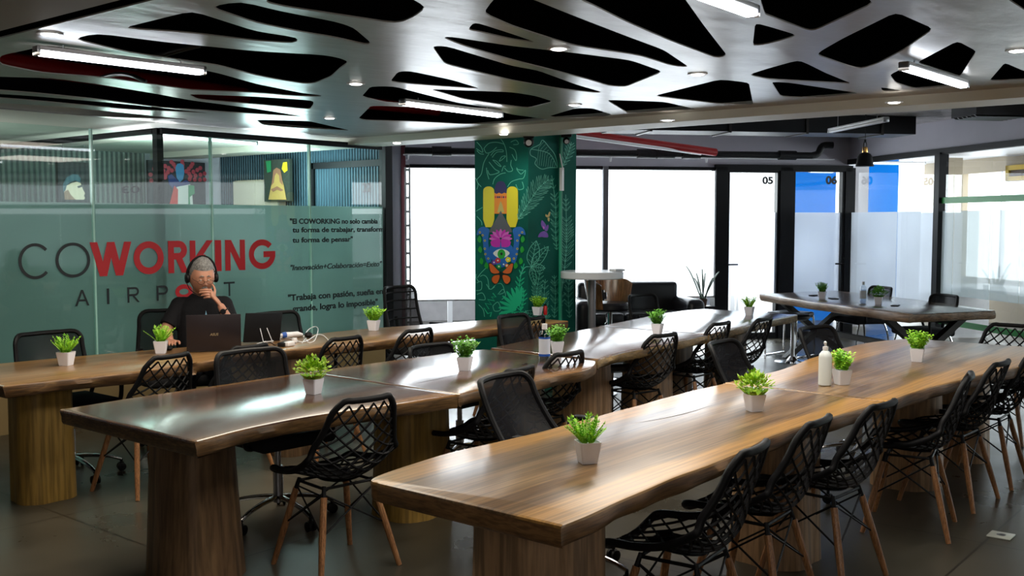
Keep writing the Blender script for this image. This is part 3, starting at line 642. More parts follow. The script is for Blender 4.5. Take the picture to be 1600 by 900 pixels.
for (pa, ya, pb, yb) in ((1480, 313, 1600, 302), (1480, 503, 1600, 518)):
    za = onU(pa, ya)[1]
    MB().fbox(-0.012, -0.008, -11, rv(1470), za - 0.035, za + 0.035).build('stripe', M['green'], g3)['label'] = 'green stripe'
# office behind it
oz = 2.39; U3 = 3.2
v3 = onU(1503, 340, U3)[0]
struct('wall_office', MB().fbox(U3, U3 + 0.1, -13, 3.3, oz, 2.62).fbox(U3, U3 + 0.1, v3, 3.3, 0, oz).fbox(U3, U3 + 0.1, -13, v3, 0, 0.7), M['beige'])
struct('wall_office_end', MB().fbox(0.1, U3, -13.1, -13, 0, 2.62), M['beige'])
struct('wall_pier', MB().fbox(bu(1472, 300, 0.6), bu(1500, 300, 0.6), 0.55, 0.6, 0, 2.55), M['beige'])
for k in range(3):
    vv = v3 - 1.0 - k * 1.4
    struct('trim_6', MB().fbox(U3, U3 + 0.06, vv - 0.02, vv + 0.02, 0.7, oz), M['white'])
pa = onU(1574, 259, 2.6); pb = onU(1640, 275, 2.6)
fr_ = thing('picture_frame', 'gold picture frame high on the office wall, upper right edge', 'picture frame', (0, 0, 0))
v_a, v_b = pa[0], pa[0] - 0.9; za = pa[1]; mb = MB()
for a0, a1, z0, z1 in ((v_b, v_a, za - 0.07, za), (v_a - 0.07, v_a, za - 0.22, za), (v_b, v_b + 0.07, za - 0.22, za), (v_b, v_a, za - 0.22, za - 0.16)): mb.fbox(2.57, 2.62, a0, a1, z0, z1)
mb.build('frame', M['gold'], fr_); MB().fbox(2.60, 2.61, v_b + 0.07, v_a - 0.07, za - 0.16, za - 0.07).build('picture', mat('brown_picture', (0.12, 0.08, 0.05), 0.5), fr_)
struct('wall_office_inner', MB().fbox(2.62, 2.70, v_b - 2, v_a + 0.05, za - 0.23, 2.62), M['beige'])

# ---- painted column
CT, CS = 7.42, 5.88
ct1 = 8.18; cs1 = onT(742, 345, CT).y
col = sroot('column_1')
def col_mat():
    m = mat('deep_green_paint', (0.004, 0.115, 0.085), 0.7, spec=0.15, noise=(1.4, 0.25)); return m
MB().box2((CT, CS, 0), (ct1, cs1, 2.80)).build('shaft', col_mat(), col, smooth=False)
inkcols = {'line': (0.10, 0.55, 0.38), 'bright': (0.01, 0.50, 0.25), 'yellow': (0.80, 0.68, 0.01), 'navy': (0.02, 0.005, 0.10), 'orange': (0.85, 0.26, 0.01), 'grey': (0.10, 0.10, 0.12),
           'blue': (0.01, 0.13, 0.50), 'magenta': (0.55, 0.01, 0.42), 'white': (0.8, 0.85, 0.8), 'leaf': (0.01, 0.36, 0.03), 'black': (0.01, 0.01, 0.01), 'rust': (0.70, 0.14, 0.02), 'redf': (0.6, 0.03, 0.04), 'violet': (0.16, 0.04, 0.42), 'pink': (0.65, 0.12, 0.55), 'sand': (0.55, 0.45, 0.12)}
PM = {k: mat('mural_' + k, v_, 0.5) for k, v_ in inkcols.items()}
lay = [0]
def wallpt(px, py, side, d):
    if side == 'L': p = onT(px, py, CT - d)
    else: p = onS(px, py, CS - d)
    return p
class Mural:
    def __init__(s): s.d = {}
    def poly(s, pts, col_, side='L', it=1):
        lay[0] += 1; d = 0.001 + lay[0] * 0.000006
        pts = smooth_poly([(x, y, 0) for x, y in pts], it) if it else [Vector((x, y, 0)) for x, y in pts]
        w = [wallpt(q_.x, q_.y, side, d) for q_ in pts]
        s.d.setdefault(col_, MB()).sheet(w, (-0.0008, 0, 0) if side == 'L' else (0, -0.0008, 0))
    def line(s, pts, col_='line', side='L', w=0.35, sm=True):
        lay[0] += 1; d = 0.001 + lay[0] * 0.000004
        pts = crom([(x, y, 0) for x, y in pts], 5) if sm and len(pts) > 2 else [Vector((x, y, 0)) for x, y in pts]
        L_, R_ = [], []
        for i, q_ in enumerate(pts):
            t = (pts[min(i + 1, len(pts) - 1)] - pts[max(i - 1, 0)]); t = t.normalized() if t.length else Vector((1, 0, 0)); n_ = Vector((-t.y, t.x, 0)) * w * 1.25
            L_.append(q_ + n_); R_.append(q_ - n_)
        f = [wallpt(a.x, a.y, side, d) for a in L_] + [wallpt(a.x, a.y, side, d) for a in R_]; n = len(pts)
        s.d.setdefault(col_, MB()).add(f, [(i, i + 1, n + i + 1, n + i) for i in range(n - 1)])
    def finish(s, name, label, par):
        keys = list(s.d); root = None
        mb = MB(); mats = []
        for k, key in enumerate(keys):
            mb.cur = k; mb.add(s.d[key].v, s.d[key].f); mats.append(PM[key])
        o_ = mb.build(name, mats, par, smooth=False); o_['label'] = label
def L1(x, y): return 730 + x / 5, 200 + y / 5
def L2(x, y): return 730 + x / 5, 340 + y / 5
def leaf(m, a, b, w, side, col_='line', lw=0.35, veins=5):
    a = Vector((*a, 0)); b = Vector((*b, 0)); t = b - a; n = Vector((-t.y, t.x, 0)) * w
    for s_ in (1, -1): m.line([a, a + t * 0.3 + n * s_, a + t * 0.7 + n * s_ * 0.8, b], col_, side, lw) if False else m.line([(q_.x, q_.y) for q_ in (a, a + t * 0.3 + n * s_, a + t * 0.7 + n * s_ * 0.8, b)], col_, side, lw)
    m.line([(a.x, a.y), (b.x, b.y)], col_, side, lw * 0.8, False)
    for k in range(veins):
        c = a + t * (0.15 + 0.65 * k / max(1, veins - 1))
        for s_ in (1, -1):
            e = c + t * 0.12 + n * s_ * 0.75; m.line([(c.x, c.y), (e.x, e.y)], col_, side, lw * 0.55, False)
def frond(m, stem, n, ln, side, col_='line', lw=0.3, bend=0.5):
    pts = crom([(x, y, 0) for x, y in stem], 8); m.line([(q_.x, q_.y) for q_ in pts], col_, side, lw * 1.3, False)
    for k in range(n):
        i = int((k + 0.5) / n * (len(pts) - 2)); t = (pts[i + 1] - pts[i]).normalized(); nn = Vector((-t.y, t.x, 0)); f = math.sin(PI * (k + 1) / (n + 1)) ** 0.6
        for s_ in (1, -1):
            a = pts[i]; e1 = a + (nn * s_ * 0.6 + t * 0.35) * ln * f * 0.6; e2 = a + (nn * s_ * 0.9 + t * (0.5 + bend)) * ln * f
            m.line([(a.x, a.y), (e1.x, e1.y), (e2.x, e2.y)], col_, side, lw * 0.8)
            e3 = a + (nn * s_ * 0.45 + t * 0.7) * ln * f * 0.7
            m.line([(a.x, a.y), (e3.x, e3.y), (e2.x, e2.y)], col_, side, lw * 0.8)
lw_ = Mural()
# vines over the upper left face
for pts in ([(230,50),(280,110),(305,180),(310,265)], [(75,110),(110,150),(120,190),(70,160)], [(130,160),(170,120),(230,112),(285,125)], [(130,160),(150,195),(190,185),(230,150)],
            [(170,200),(130,270),(110,360),(75,410),(110,460)], [(185,215),(215,180),(270,170),(280,185),(230,190),(195,230)], [(170,265),(215,320),(250,345),(180,365),(160,330)], [(200,250),(240,290),(265,300),(230,260),(200,250)],
            [(340,110),(380,95),(400,125),(360,130)], [(330,150),(370,170),(385,215),(380,255),(350,205)], [(345,250),(340,290),(355,330),(320,340),(290,310)], [(385,320),(420,360),(455,330),(440,390),(400,400),(345,420),(315,460)],
            [(75,175),(100,200),(130,205)], [(95,90),(110,60),(160,75),(185,60)], [(150,310),(155,350),(170,400)], [(200,440),(215,395),(260,360),(300,350)], [(270,340),(285,300),(300,300)], [(65,390),(85,440),(75,480)], [(70,650),(120,620)], [(75,690),(110,730),(115,760)], [(380,440),(400,480),(440,470),(430,420)], [(250,260),(270,225),(300,220),(270,250),(250,260)], [(440,330),(400,325),(385,310)]):
    lw_.line([L1(*p) for p in pts], 'line', 'L', 0.38)
# lower left face
for pts in ([(90,500),(70,470),(70,440)], [(80,470),(110,430),(140,400),(155,385)], [(100,460),(130,450),(160,480),(170,560)], [(75,510),(110,500),(110,560),(70,570)], [(75,600),(120,590),(140,640),(90,640)], [(90,680),(125,720),(135,775)], [(150,520),(180,560),(215,540)], [(190,560),(230,520),(270,520),(290,580),(250,600)], [(240,600),(280,560),(300,610),(270,640)], [(200,690),(240,660),(260,720),(215,730),(200,690)], [(250,760),(270,735),(300,745),(320,770)]):
    lw_.line([L2(*p) for p in pts], 'line', 'L', 0.38)
zz = [(200,590),(225,620),(190,620),(215,650),(160,640),(190,680),(140,670),(170,715),(130,705),(160,750),(190,740),(180,775)]
lw_.line([L2(*p) for p in zz], 'bright', 'L', 0.7, False)
for k in range(8):
    ang = math.radians(200 - k * 17); c = (405, 715); e = (c[0] + 165 * math.cos(ang) * (1 - 0.03 * k), c[1] - 170 * math.sin(ang) * 0.95 - 20)
    a = Vector((c[0], c[1], 0)); b = Vector((e[0], e[1], 0)); t = b - a; n_ = Vector((-t.y, t.x, 0)) * 0.075
    lw_.poly([L2(*(q_.x, q_.y)) for q_ in (a, a + t * 0.6 + n_ * 1.2, b + n_ * 0.5, b - n_ * 0.5, a + t * 0.6 - n_ * 1.2)], 'bright', 'L', 1)
frond(lw_, [L2(425, 760), L2(405, 640), L2(410, 500), L2(445, 360)], 9, 8, 'L', 'bright', 0.4)
frond(lw_, [L2(415, 720), L2(440, 640), L2(440, 560)], 5, 6, 'L', 'bright', 0.4)
frond(lw_, [L2(330, 720), L2(370, 745), L2(400, 765)], 5, 5, 'L', 'bright', 0.4)
# right face leaves
lf = [L1(*p) for p in [(705,310),(700,260),(680,200),(640,150),(590,95),(565,130),(500,165),(495,210),(540,240),(530,280),(580,320),(640,310),(705,310)]]
lw_.line(lf, 'line', 'R', 0.4); lw_.line([L1(705, 310), L1(640, 200), L1(500, 165)], 'line', 'R', 0.35)
for k in range(9): lw_.line([L1(560 + k * 16, 150 + k * 16), L1(545 + k * 17, 290 + k * 3)], 'line', 'R', 0.18, False); lw_.line([L1(560 + k * 16, 150 + k * 16), L1(600 + k * 12, 105 + k * 22)], 'line', 'R', 0.18, False)
frond(lw_, [L1(400, 710), L1(470, 600), L1(560, 470), L1(640, 400)], 16, 17, 'R', 'line', 0.28)
frond(lw_, [L1(700, 950), L1(690, 800), L1(690, 600), L1(660, 370)], 14, 9, 'R', 'line', 0.26)
frond(lw_, [L2(725, 700), L2(770, 300), L2(775, 100), L2(770, -180)], 20, 13, 'R', 'line', 0.24)
frond(lw_, [L1(745, 300), L1(790, 200), L1(815, 110)], 7, 9, 'R', 'line', 0.26)
leaf(lw_, L2(500, 385), L2(540, 180), 0.22, 'R'); leaf(lw_, L2(500, 385), L2(635, 225), 0.18, 'R'); leaf(lw_, L2(500, 385), L2(610, 395), 0.25, 'R'); leaf(lw_, L2(500, 385), L2(530, 530), 0.16, 'R')
lw_.line([L2(500, 385), L2(450, 390), L2(410, 460)], 'line', 'R', 0.35)
frond(lw_, [L2(540, 640), L2(545, 560), L2(570, 420)], 8, 10, 'R', 'line', 0.22); frond(lw_, [L2(620, 760), L2(600, 650), L2(610, 480)], 9, 9, 'R', 'line', 0.2)
frond(lw_, [L2(680, 780), L2(690, 600), L2(680, 450)], 10, 9, 'R', 'line', 0.2); frond(lw_, [L2(800, 780), L2(790, 600), L2(800, 470)], 9, 8, 'R', 'line', 0.2)
leaf(lw_, L2(560, 760), L2(440, 740), 0.2, 'R'); frond(lw_, [L2(560, 900), L2(600, 820), L2(620, 760)], 6, 9, 'R', 'line', 0.25)
lw_.finish('leaf_linework', 'light green line drawing of tropical leaves', col)
hd = Mural()
hd.poly([L1(*p) for p in [(125,500),(128,475),(150,457),(185,457),(208,475),(212,500),(212,775),(125,775)]], 'yellow', 'L', 1)
hd.poly([L1(*p) for p in [(308,500),(312,475),(335,457),(368,457),(392,475),(397,500),(397,775),(308,775)]], 'yellow', 'L', 1)
hd.poly([L1(*p) for p in [(215,520),(215,460),(235,422),(262,414),(290,422),(308,460),(308,520)]], 'navy', 'L', 1)
hd.poly([L1(*p) for p in [(212,505),(230,515),(250,505),(270,515),(290,505),(310,512),(310,670),(212,670)]], 'orange', 'L', 0)
hd.poly([L1(*p) for p in [(250,600),(262,570),(275,600),(290,660),(235,660)]], 'sand', 'L', 0)
hd.poly([L1(*p) for p in [(262,645),(285,690),(345,790),(350,815),(170,815),(185,780),(240,690)]], 'grey', 'L', 0)
for x0, x1 in ((258, 240), (266, 285)): hd.line([L1(x0, 660), L1(x1, 800)], 'white', 'L', 0.25, False)
random.seed(9)
for k in range(60):
    bx = random.choice((132, 316)); x = bx + random.random() * 70; y = 560 + random.random() * 200
    if abs(x - 262) < 60 and y > 700: continue
    hd.line([L1(x, y), L1(x + random.uniform(-12, 12), y + random.uniform(-6, 6)), L1(x + random.uniform(-10, 10), y + random.uniform(8, 18))], 'black', 'L', 0.2)
for x in (222, 238, 252, 268, 284, 300): hd.poly([L1(x + 7 * math.cos(a_ * PI / 3), 540 + 9 * math.sin(a_ * PI / 3)) for a_ in range(6)], random.choice(('navy', 'white', 'redf')), 'L', 0)
for sgn in (1, -1):
    f = lambda x, y: L2(265 + sgn * (x - 265), y)
    hd.poly([f(*p) for p in [(70,140),(85,90),(115,70),(150,75),(178,95),(165,150),(165,220),(195,330),(165,375),(140,320),(125,220),(118,130),(95,130)]], 'blue', 'L', 1)
    for p in ((100, 115), (122, 138), (138, 180), (138, 243), (143, 285), (165, 320)):
        hd.poly([f(p[0] + 9 * math.cos(a_ * PI / 4), p[1] + 9 * math.sin(a_ * PI / 4)) for a_ in range(8)], 'sand', 'L', 0); hd.poly([f(p[0] + 4 * math.cos(a_ * PI / 3), p[1] + 4 * math.sin(a_ * PI / 3)) for a_ in range(6)], 'black', 'L', 0)
    for c_ in ((95, 170), (100, 250), (110, 340), (150, 375)): hd.poly([f(c_[0] - 18, c_[1]), f(c_[0], c_[1] - 32), f(c_[0] + 18, c_[1] - 5), f(c_[0] + 10, c_[1] + 28), f(c_[0] - 8, c_[1] + 20)], 'leaf', 'L', 1)
hd.poly([L2(*p) for p in [(172,215),(265,190),(358,215),(355,290),(325,350),(265,400),(205,350),(175,290)]], 'blue', 'L', 1)
for k in range(9):
    ang = math.radians(180 - k * 22.5); c = Vector((262, 165, 0)); e = c + Vector((math.cos(ang) * 100, -math.sin(ang) * 85, 0)); t = e - c; n_ = Vector((-t.y, t.x, 0)) * 0.2
    hd.poly([L2(q_.x, q_.y) for q_ in (c, c + t * 0.5 + n_, e, c + t * 0.5 - n_)], 'magenta' if k % 2 else 'pink', 'L', 1)
for dx in (-55, 55, -20, 20): hd.poly([L2(262, 160), L2(262 + dx * 1.5, 180), L2(262 + dx * 1.3, 225), L2(262 + dx * 0.3, 235)], 'magenta', 'L', 1)
hd.poly([L2(*p) for p in [(198,278),(230,252),(265,243),(305,252),(338,278),(305,308),(265,320),(225,306)]], 'white', 'L', 1)
hd.poly([L2(268 + 31 * math.cos(a_ * PI / 8), 285 + 38 * math.sin(a_ * PI / 8)) for a_ in range(16)], 'leaf', 'L', 0)
hd.poly([L2(268 + 10 * math.cos(a_ * PI / 4), 283 + 12 * math.sin(a_ * PI / 4)) for a_ in range(8)], 'black', 'L', 0)
for x, y, r_, c_ in ((210,350,22,'violet'),(240,335,24,'redf'),(285,365,24,'blue'),(320,328,24,'yellow'),(248,382,20,'leaf'),(310,375,16,'orange')):
    hd.poly([L2(x + r_ * math.cos(a_ * PI / 5) * (1 if a_ % 2 else 0.8), y + r_ * math.sin(a_ * PI / 5) * (1 if a_ % 2 else 0.8)) for a_ in range(10)], c_, 'L', 1)
    hd.poly([L2(x + 7 * math.cos(a_ * PI / 3), y + 7 * math.sin(a_ * PI / 3)) for a_ in range(6)], 'white', 'L', 0)
hd.finish('painted_hand', 'yellow and blue painted hand with a lotus and a green eye', col)
bf = Mural()
for sgn in (1, -1):
    f = lambda x, y: L2(265 + sgn * (x - 265), y)
    up_ = [(258,425),(235,405),(190,355),(165,350),(168,375),(180,430),(210,445),(258,438)]; dn = [(258,440),(210,448),(188,470),(190,500),(215,525),(240,515),(258,470)]
    for w_ in (up_, dn):
        bf.poly([f(x, y) for x, y in w_], 'black', 'L', 1); cx = sum(x for x, y in w_) / len(w_); cy = sum(y for x, y in w_) / len(w_)
        bf.poly([f(cx + (x - cx) * 0.86, cy + (y - cy) * 0.86) for x, y in w_], 'rust', 'L', 1)
    for e in ((180,370),(185,410),(215,430)): bf.line([f(256, 430), f(*e)], 'black', 'L', 0.3, False)
    for e in ((195,495),(215,515),(238,508)): bf.line([f(256, 445), f(*e)], 'black', 'L', 0.3, False)
bf.poly([L2(*p) for p in [(265,400),(270,440),(266,490),(262,490),(259,440)]], 'black', 'L', 0)
bf.finish('painted_butterfly', 'orange monarch butterfly below the hand', col)
bf = Mural()
bf.poly([L1(*p) for p in [(600,800),(575,760),(580,715),(600,735),(620,765)]], 'violet', 'R', 1); bf.poly([L1(*p) for p in [(600,800),(630,750),(638,770),(625,810)]], 'violet', 'R', 1)
bf.poly([L1(*p) for p in [(600,802),(565,820),(550,855),(585,850),(600,855),(635,855),(628,820)]], 'violet', 'R', 1); bf.poly([L1(*p) for p in [(598,795),(590,765),(604,775)]], 'pink', 'R', 0)
bf.finish('painted_butterfly', 'violet butterfly on the right face', col)
bf = Mural()
bf.poly([L1(*p) for p in [(628,700),(610,690),(612,670),(628,685),(640,655),(650,655),(645,690)]], 'sand', 'R', 1); bf.poly([L1(*p) for p in [(628,700),(645,700),(640,735),(628,720)]], 'sand', 'R', 1)
bf.finish('painted_butterfly', 'small sand coloured butterfly', col)
# green pipe on the column and white bracket
px_ = onS(875, 345, CS - 0.02)
MB().cyl((px_.x, CS - 0.025, 0), (px_.x, CS - 0.025, 2.75), 0.018, n=10).build('conduit', mat('conduit_green', (0.01, 0.28, 0.16), 0.4), col)
b0 = onS(877, 262, CS - 0.06); b1 = onS(879, 298, CS - 0.06)
wb = thing('wall_bracket', 'thin white bracket fixed to the column above the round table', 'bracket', (b0.x, CS - 0.07, b1.z))
MB().box2((0, 0, 0), (0.03, 0.03, b0.z - b1.z)).build('plate', M['white'], wb); MB().cyl((0.015, 0.0, b0.z - b1.z - 0.02), (-0.04, 0.0, b0.z - b1.z + 0.13), 0.006, n=6).build('arm', M['white'], wb)
# ------------------------------------------------------------------ live-edge tables
M['wA'] = wood('oak_golden', (0.17, 0.085, 0.032), (0.30, 0.16, 0.06), (0.40, 0.23, 0.09), grain=(0.9, 8, 8), edge=(0.42, 0.23, 0.07), half=0.47, rough=0.30, coat=0.35)
M['wB'] = wood('walnut_dark', (0.055, 0.026, 0.016), (0.10, 0.048, 0.028), (0.16, 0.08, 0.045), grain=(0.8, 7, 7), edge=(0.26, 0.13, 0.045), half=0.535, rough=0.20, coat=0.7, seed=3)
M['wC'] = wood('guanacaste_tan', (0.088, 0.046, 0.018), (0.24, 0.138, 0.060), (0.37, 0.23, 0.105), grain=(0.8, 11, 11), edge=(0.48, 0.25, 0.065), half=0.315, rough=0.30, coat=0.16, seed=7, spec=0.4)
M['wD'] = wood('dark_reddish_slab', (0.06, 0.03, 0.02), (0.10, 0.05, 0.032), (0.15, 0.08, 0.05), grain=(0.9, 7, 7), edge=(0.34, 0.20, 0.11), half=0.52, rough=0.22, coat=0.6, seed=11)
M['trunk'] = wood('trunk_wood', (0.10, 0.055, 0.028), (0.20, 0.115, 0.055), (0.30, 0.18, 0.085), grain=(7, 7, 1.2), rough=0.5, coat=0.05, bump=0.4)
M['trunkY'] = wood('trunk_yellow', (0.30, 0.17, 0.03), (0.42, 0.25, 0.05), (0.52, 0.32, 0.08), grain=(6, 6, 1.0), rough=0.5, coat=0.05, bump=0.3)
M['trunkL'] = wood('trunk_pale', (0.32, 0.18, 0.09), (0.50, 0.30, 0.155), (0.62, 0.39, 0.22), grain=(6, 6, 1.2), rough=0.5, coat=0.05, bump=0.4)
M['crack'] = mat('dark_crack', (0.015, 0.008, 0.005), 0.8)
M['sA'] = wood('bark_side_brown', (0.05, 0.022, 0.008), (0.13, 0.062, 0.02), (0.26, 0.14, 0.045), grain=(6, 6, 26), rough=0.5, coat=0.1, bump=0.5)
M['sB'] = wood('bark_side_dark', (0.06, 0.03, 0.012), (0.14, 0.075, 0.028), (0.24, 0.13, 0.05), grain=(5, 5, 22), rough=0.45, coat=0.15, bump=0.4, seed=4)
M['sB3'] = wood('bark_side_golden', (0.10, 0.05, 0.015), (0.25, 0.15, 0.045), (0.42, 0.27, 0.09), grain=(9, 9, 24), rough=0.5, coat=0.1, bump=0.5, seed=9)
M['sC'] = wood('sawn_side_brown', (0.17, 0.078, 0.028), (0.31, 0.155, 0.055), (0.44, 0.235, 0.085), grain=(3, 3, 18), rough=0.45, coat=0.1, seed=2)
SIDE = {'wA': 'sA', 'wB': 'sB', 'wC': 'sC', 'wD': 'sD'}
M['sD'] = wood('sawn_side_tan', (0.17, 0.095, 0.05), (0.33, 0.20, 0.11), (0.48, 0.31, 0.19), grain=(3, 3, 14), rough=0.45, coat=0.1, seed=5)
def slab(name, outline, m, parent, z=0.75, th=0.07, seed=1, side=None):
    """outline: closed list (x, y) in the table's own frame; rounded upper edge, undercut lower edge"""
    rnd = random.Random(seed); pts = [Vector((x, y, 0)) for x, y in outline]; n = len(pts); cen = sum(pts, Vector()) / n
    nr = []
    for i in range(n):
        t = (pts[(i + 1) % n] - pts[i - 1]).normalized(); nn = Vector((t.y, -t.x, 0))
        if nn.dot(pts[i] - cen) < 0: nn = -nn
        nr.append(nn)
    ph = [rnd.uniform(0, 6) for _ in range(4)]
    rings = [(0.010, 0), (0.003, -0.003), (0.0, -0.010), (-0.002, -th * 0.5), (0.004, -th + 0.012), (0.016, -th)]
    vs = []
    for k, (ins, dz) in enumerate(rings):
        for i, p in enumerate(pts):
            wob = 0.006 * math.sin(p.x * 9 + ph[0] + k) + 0.004 * math.sin(p.x * 23 + ph[1]) if k >= 3 else 0
            q_ = p - nr[i] * (ins + wob); vs.append((q_.x, q_.y, z + dz))
    fs = [tuple(range(n))[::-1], tuple((len(rings) - 1) * n + i for i in range(n))]
    for k in range(len(rings) - 1): fs += [(k * n + i, k * n + (i + 1) % n, (k + 1) * n + (i + 1) % n, (k + 1) * n + i) for i in range(n)]
    mb = MB(); mb.add(vs, fs); mb.m = [0 if (k in (0,) or 2 <= k < 2 + 2 * n) else 1 for k in range(len(fs))]
    sd = side or M[[v_ for k_, v_ in SIDE.items() if M[k_] == m][0]]
    return mb.build('tabletop', [m, sd], parent, ang=40)
def edge_pts(x0, x1, ctrl, n=40, amp=0.004, ph=0.0):     # ctrl: [(x, y)] interpolated smoothly along x
    out = []
    c = crom([(a, b, 0) for a, b in ctrl], 12)
    for q_ in c: out.append((q_.x, q_.y + amp * math.sin(q_.x * 6.0 + ph) + amp * 0.5 * math.sin(q_.x * 17 + ph * 2)))
    return out
def trunk(parent, x, y, rt, rb, h, m, sq=0.25, seed=1, name='leg'):
    rnd = random.Random(seed); ph = [rnd.uniform(0, 6) for _ in range(5)]; n = 40; K = 9; vs = []; fs = []
    for k in range(K):
        f = k / (K - 1); r0 = rb + (rt - rb) * (f ** 0.8)
        for j in range(n):
            a = 2 * PI * j / n; sqr = 1 + sq * (abs(math.cos(a)) ** 6 * 0 + 0.5 * (1 - math.cos(4 * a + ph[4] * 0)) * 0.5)
            r = r0 * sqr * (1 + 0.035 * math.sin(3 * a + ph[0] + f) + 0.02 * math.sin(7 * a + ph[1]) + 0.01 * math.sin(13 * a + ph[2] + f * 2))
            vs.append((x + r * math.cos(a), y + r * math.sin(a), h * f))
    for k in range(K - 1): fs += [(k * n + j, k * n + (j + 1) % n, (k + 1) * n + (j + 1) % n, (k + 1) * n + j) for j in range(n)]
    fs += [tuple(range(n))[::-1], tuple((K - 1) * n + j for j in range(n))]
    return MB().add(vs, fs).build(name, m, parent, ang=50)
def live_table(label, t0, t1, near, far, m, legs, lm, seed, group='live-edge slab tables', cracks=(), side=None):
    cx = (t0 + t1) / 2; cy = (sum(y for _, y in near) / len(near) + sum(y for _, y in far) / len(far)) / 2
    r = thing('slab_table', label, 'table', (cx, cy, 0), 0, group)
    nr = edge_pts(t0, t1, [(x - cx, y - cy) for x, y in near], ph=seed); fr = edge_pts(t0, t1, [(x - cx, y - cy) for x, y in far], ph=seed + 2)
    slab('tabletop', nr + fr[::-1], m, r, seed=seed, side=side)
    for k, (x, y, rt, rb) in enumerate(legs): trunk(r, x - cx, y - cy, rt, rb, 0.679, lm[k] if isinstance(lm, (list, tuple)) else lm, seed=seed * 10 + k)
    for cr in cracks:
        L_, R_ = [], []
        pts = crom([(P(px, py).x - cx, P(px, py).y - cy, 0.7503) for px, py in cr], 6)
        for i, q_ in enumerate(pts):
            w = 0.0035 * math.sin(PI * (i + 0.5) / len(pts)); L_.append(q_ + Vector((0, w, 0))); R_.append(q_ - Vector((0, w, 0)))
        n = len(pts); MB().add(L_ + R_, [(i, i + 1, n + i + 1, n + i) for i in range(n - 1)]).build('crack', M['crack'], r, smooth=False)
    return r
live_table('golden brown slab table along the glass wall, laptops at its near part', 2.42, 7.15,
    [(2.42, 5.46), (2.74, 5.44), (3.1, 5.38), (3.6, 5.45), (4.1, 5.52), (4.6, 5.49), (5.1, 5.40), (5.75, 5.35), (6.47, 5.29), (7.15, 5.22)],
    [(2.42, 6.38), (3.2, 6.30), (4.4, 6.12), (5.4, 6.12), (6.2, 5.95), (7.15, 5.75)], M['wA'],
    [(2.81, 5.86, 0.155, 0.162), (4.5, 5.7, 0.17, 0.18), (6.75, 5.45, 0.17, 0.18)], [M['trunkY'], M['trunk'], M['trunk']], 1)
live_table('dark brown slab table with a square end, nearest of the middle row', 2.28, 3.745,
    [(2.28, 3.49), (2.62, 3.55), (2.96, 3.54), (3.3, 3.48), (3.745, 3.42)], [(2.28, 4.57), (2.9, 4.60), (3.745, 4.60)], M['wB'],
    [(2.64, 4.04, 0.165, 0.20)], [M['trunk']], 2)
live_table('dark brown slab table, second of the middle row, with a black cable mark', 3.755, 5.20,
    [(3.755, 3.42), (4.05, 3.45), (4.3, 3.40), (4.6, 3.43), (4.93, 3.44), (5.20, 3.58)], [(3.755, 4.60), (4.4, 4.58), (5.2, 4.50)], M['wB'],
    [(3.97, 3.98, 0.18, 0.20), (4.85, 3.98, 0.17, 0.18)], [M['trunkY'], M['trunkY']], 3, cracks=([(645, 600), (680, 593), (722, 584)],))
live_table('glossy brown slab table, third of the middle row, green plant at its far end', 5.27, 6.95,
    [(5.27, 3.62), (5.6, 3.68), (6.2, 3.72), (6.6, 3.74), (6.95, 3.75)], [(5.27, 4.50), (5.9, 4.62), (6.5, 4.68), (6.95, 4.75)], M['wB'],
    [(5.85, 4.15, 0.18, 0.20), (6.8, 4.2, 0.17, 0.19)], [M['trunkL'], M['trunkL']], 4, side=M['sB3'])
live_table('glossy brown slab table at the far end of the middle row', 6.96, 8.98,
    [(6.96, 3.75), (7.6, 3.82), (8.3, 3.88), (8.98, 3.92)], [(6.96, 4.75), (7.8, 4.88), (8.6, 4.96), (8.98, 4.90)], M['wB'],
    [(7.3, 4.3, 0.17, 0.18), (8.5, 4.4, 0.17, 0.18)], [M['trunk'], M['trunk']], 5, side=M['sB3'])
live_table('tan slab table in the front right, nearest to the camera', 2.30, 4.92,
    [(2.30, 1.705), (2.6, 1.715), (3.0, 1.73), (3.4, 1.735), (3.85, 1.765), (4.35, 1.74), (4.92, 1.69)], [(2.30, 2.46), (2.36, 2.53), (2.8, 2.58), (3.3, 2.55), (3.9, 2.56), (4.4, 2.57), (4.92, 2.55)], M['wC'],
    [(2.72, 2.10, 0.20, 0.21), (4.55, 2.08, 0.18, 0.20)], [M['trunkL'], M['trunkL']], 6, cracks=([(985, 662), (1030, 655), (1075, 645), (1113, 633)],))
live_table('tan slab table behind the front one, white pump bottle on it', 4.93, 7.68,
    [(4.93, 1.69), (5.5, 1.65), (6.2, 1.56), (6.64, 1.47), (7.2, 1.42), (7.68, 1.42)], [(4.93, 2.55), (5.6, 2.54), (6.2, 2.60), (6.8, 2.64), (7.3, 2.60), (7.68, 2.48)], M['wC'],
    [(6.35, 2.05, 0.18, 0.20), (7.3, 2.0, 0.17, 0.19)], [M['trunkL'], M['trunkL']], 7, cracks=([(1478, 541), (1460, 543), (1436, 545)],))
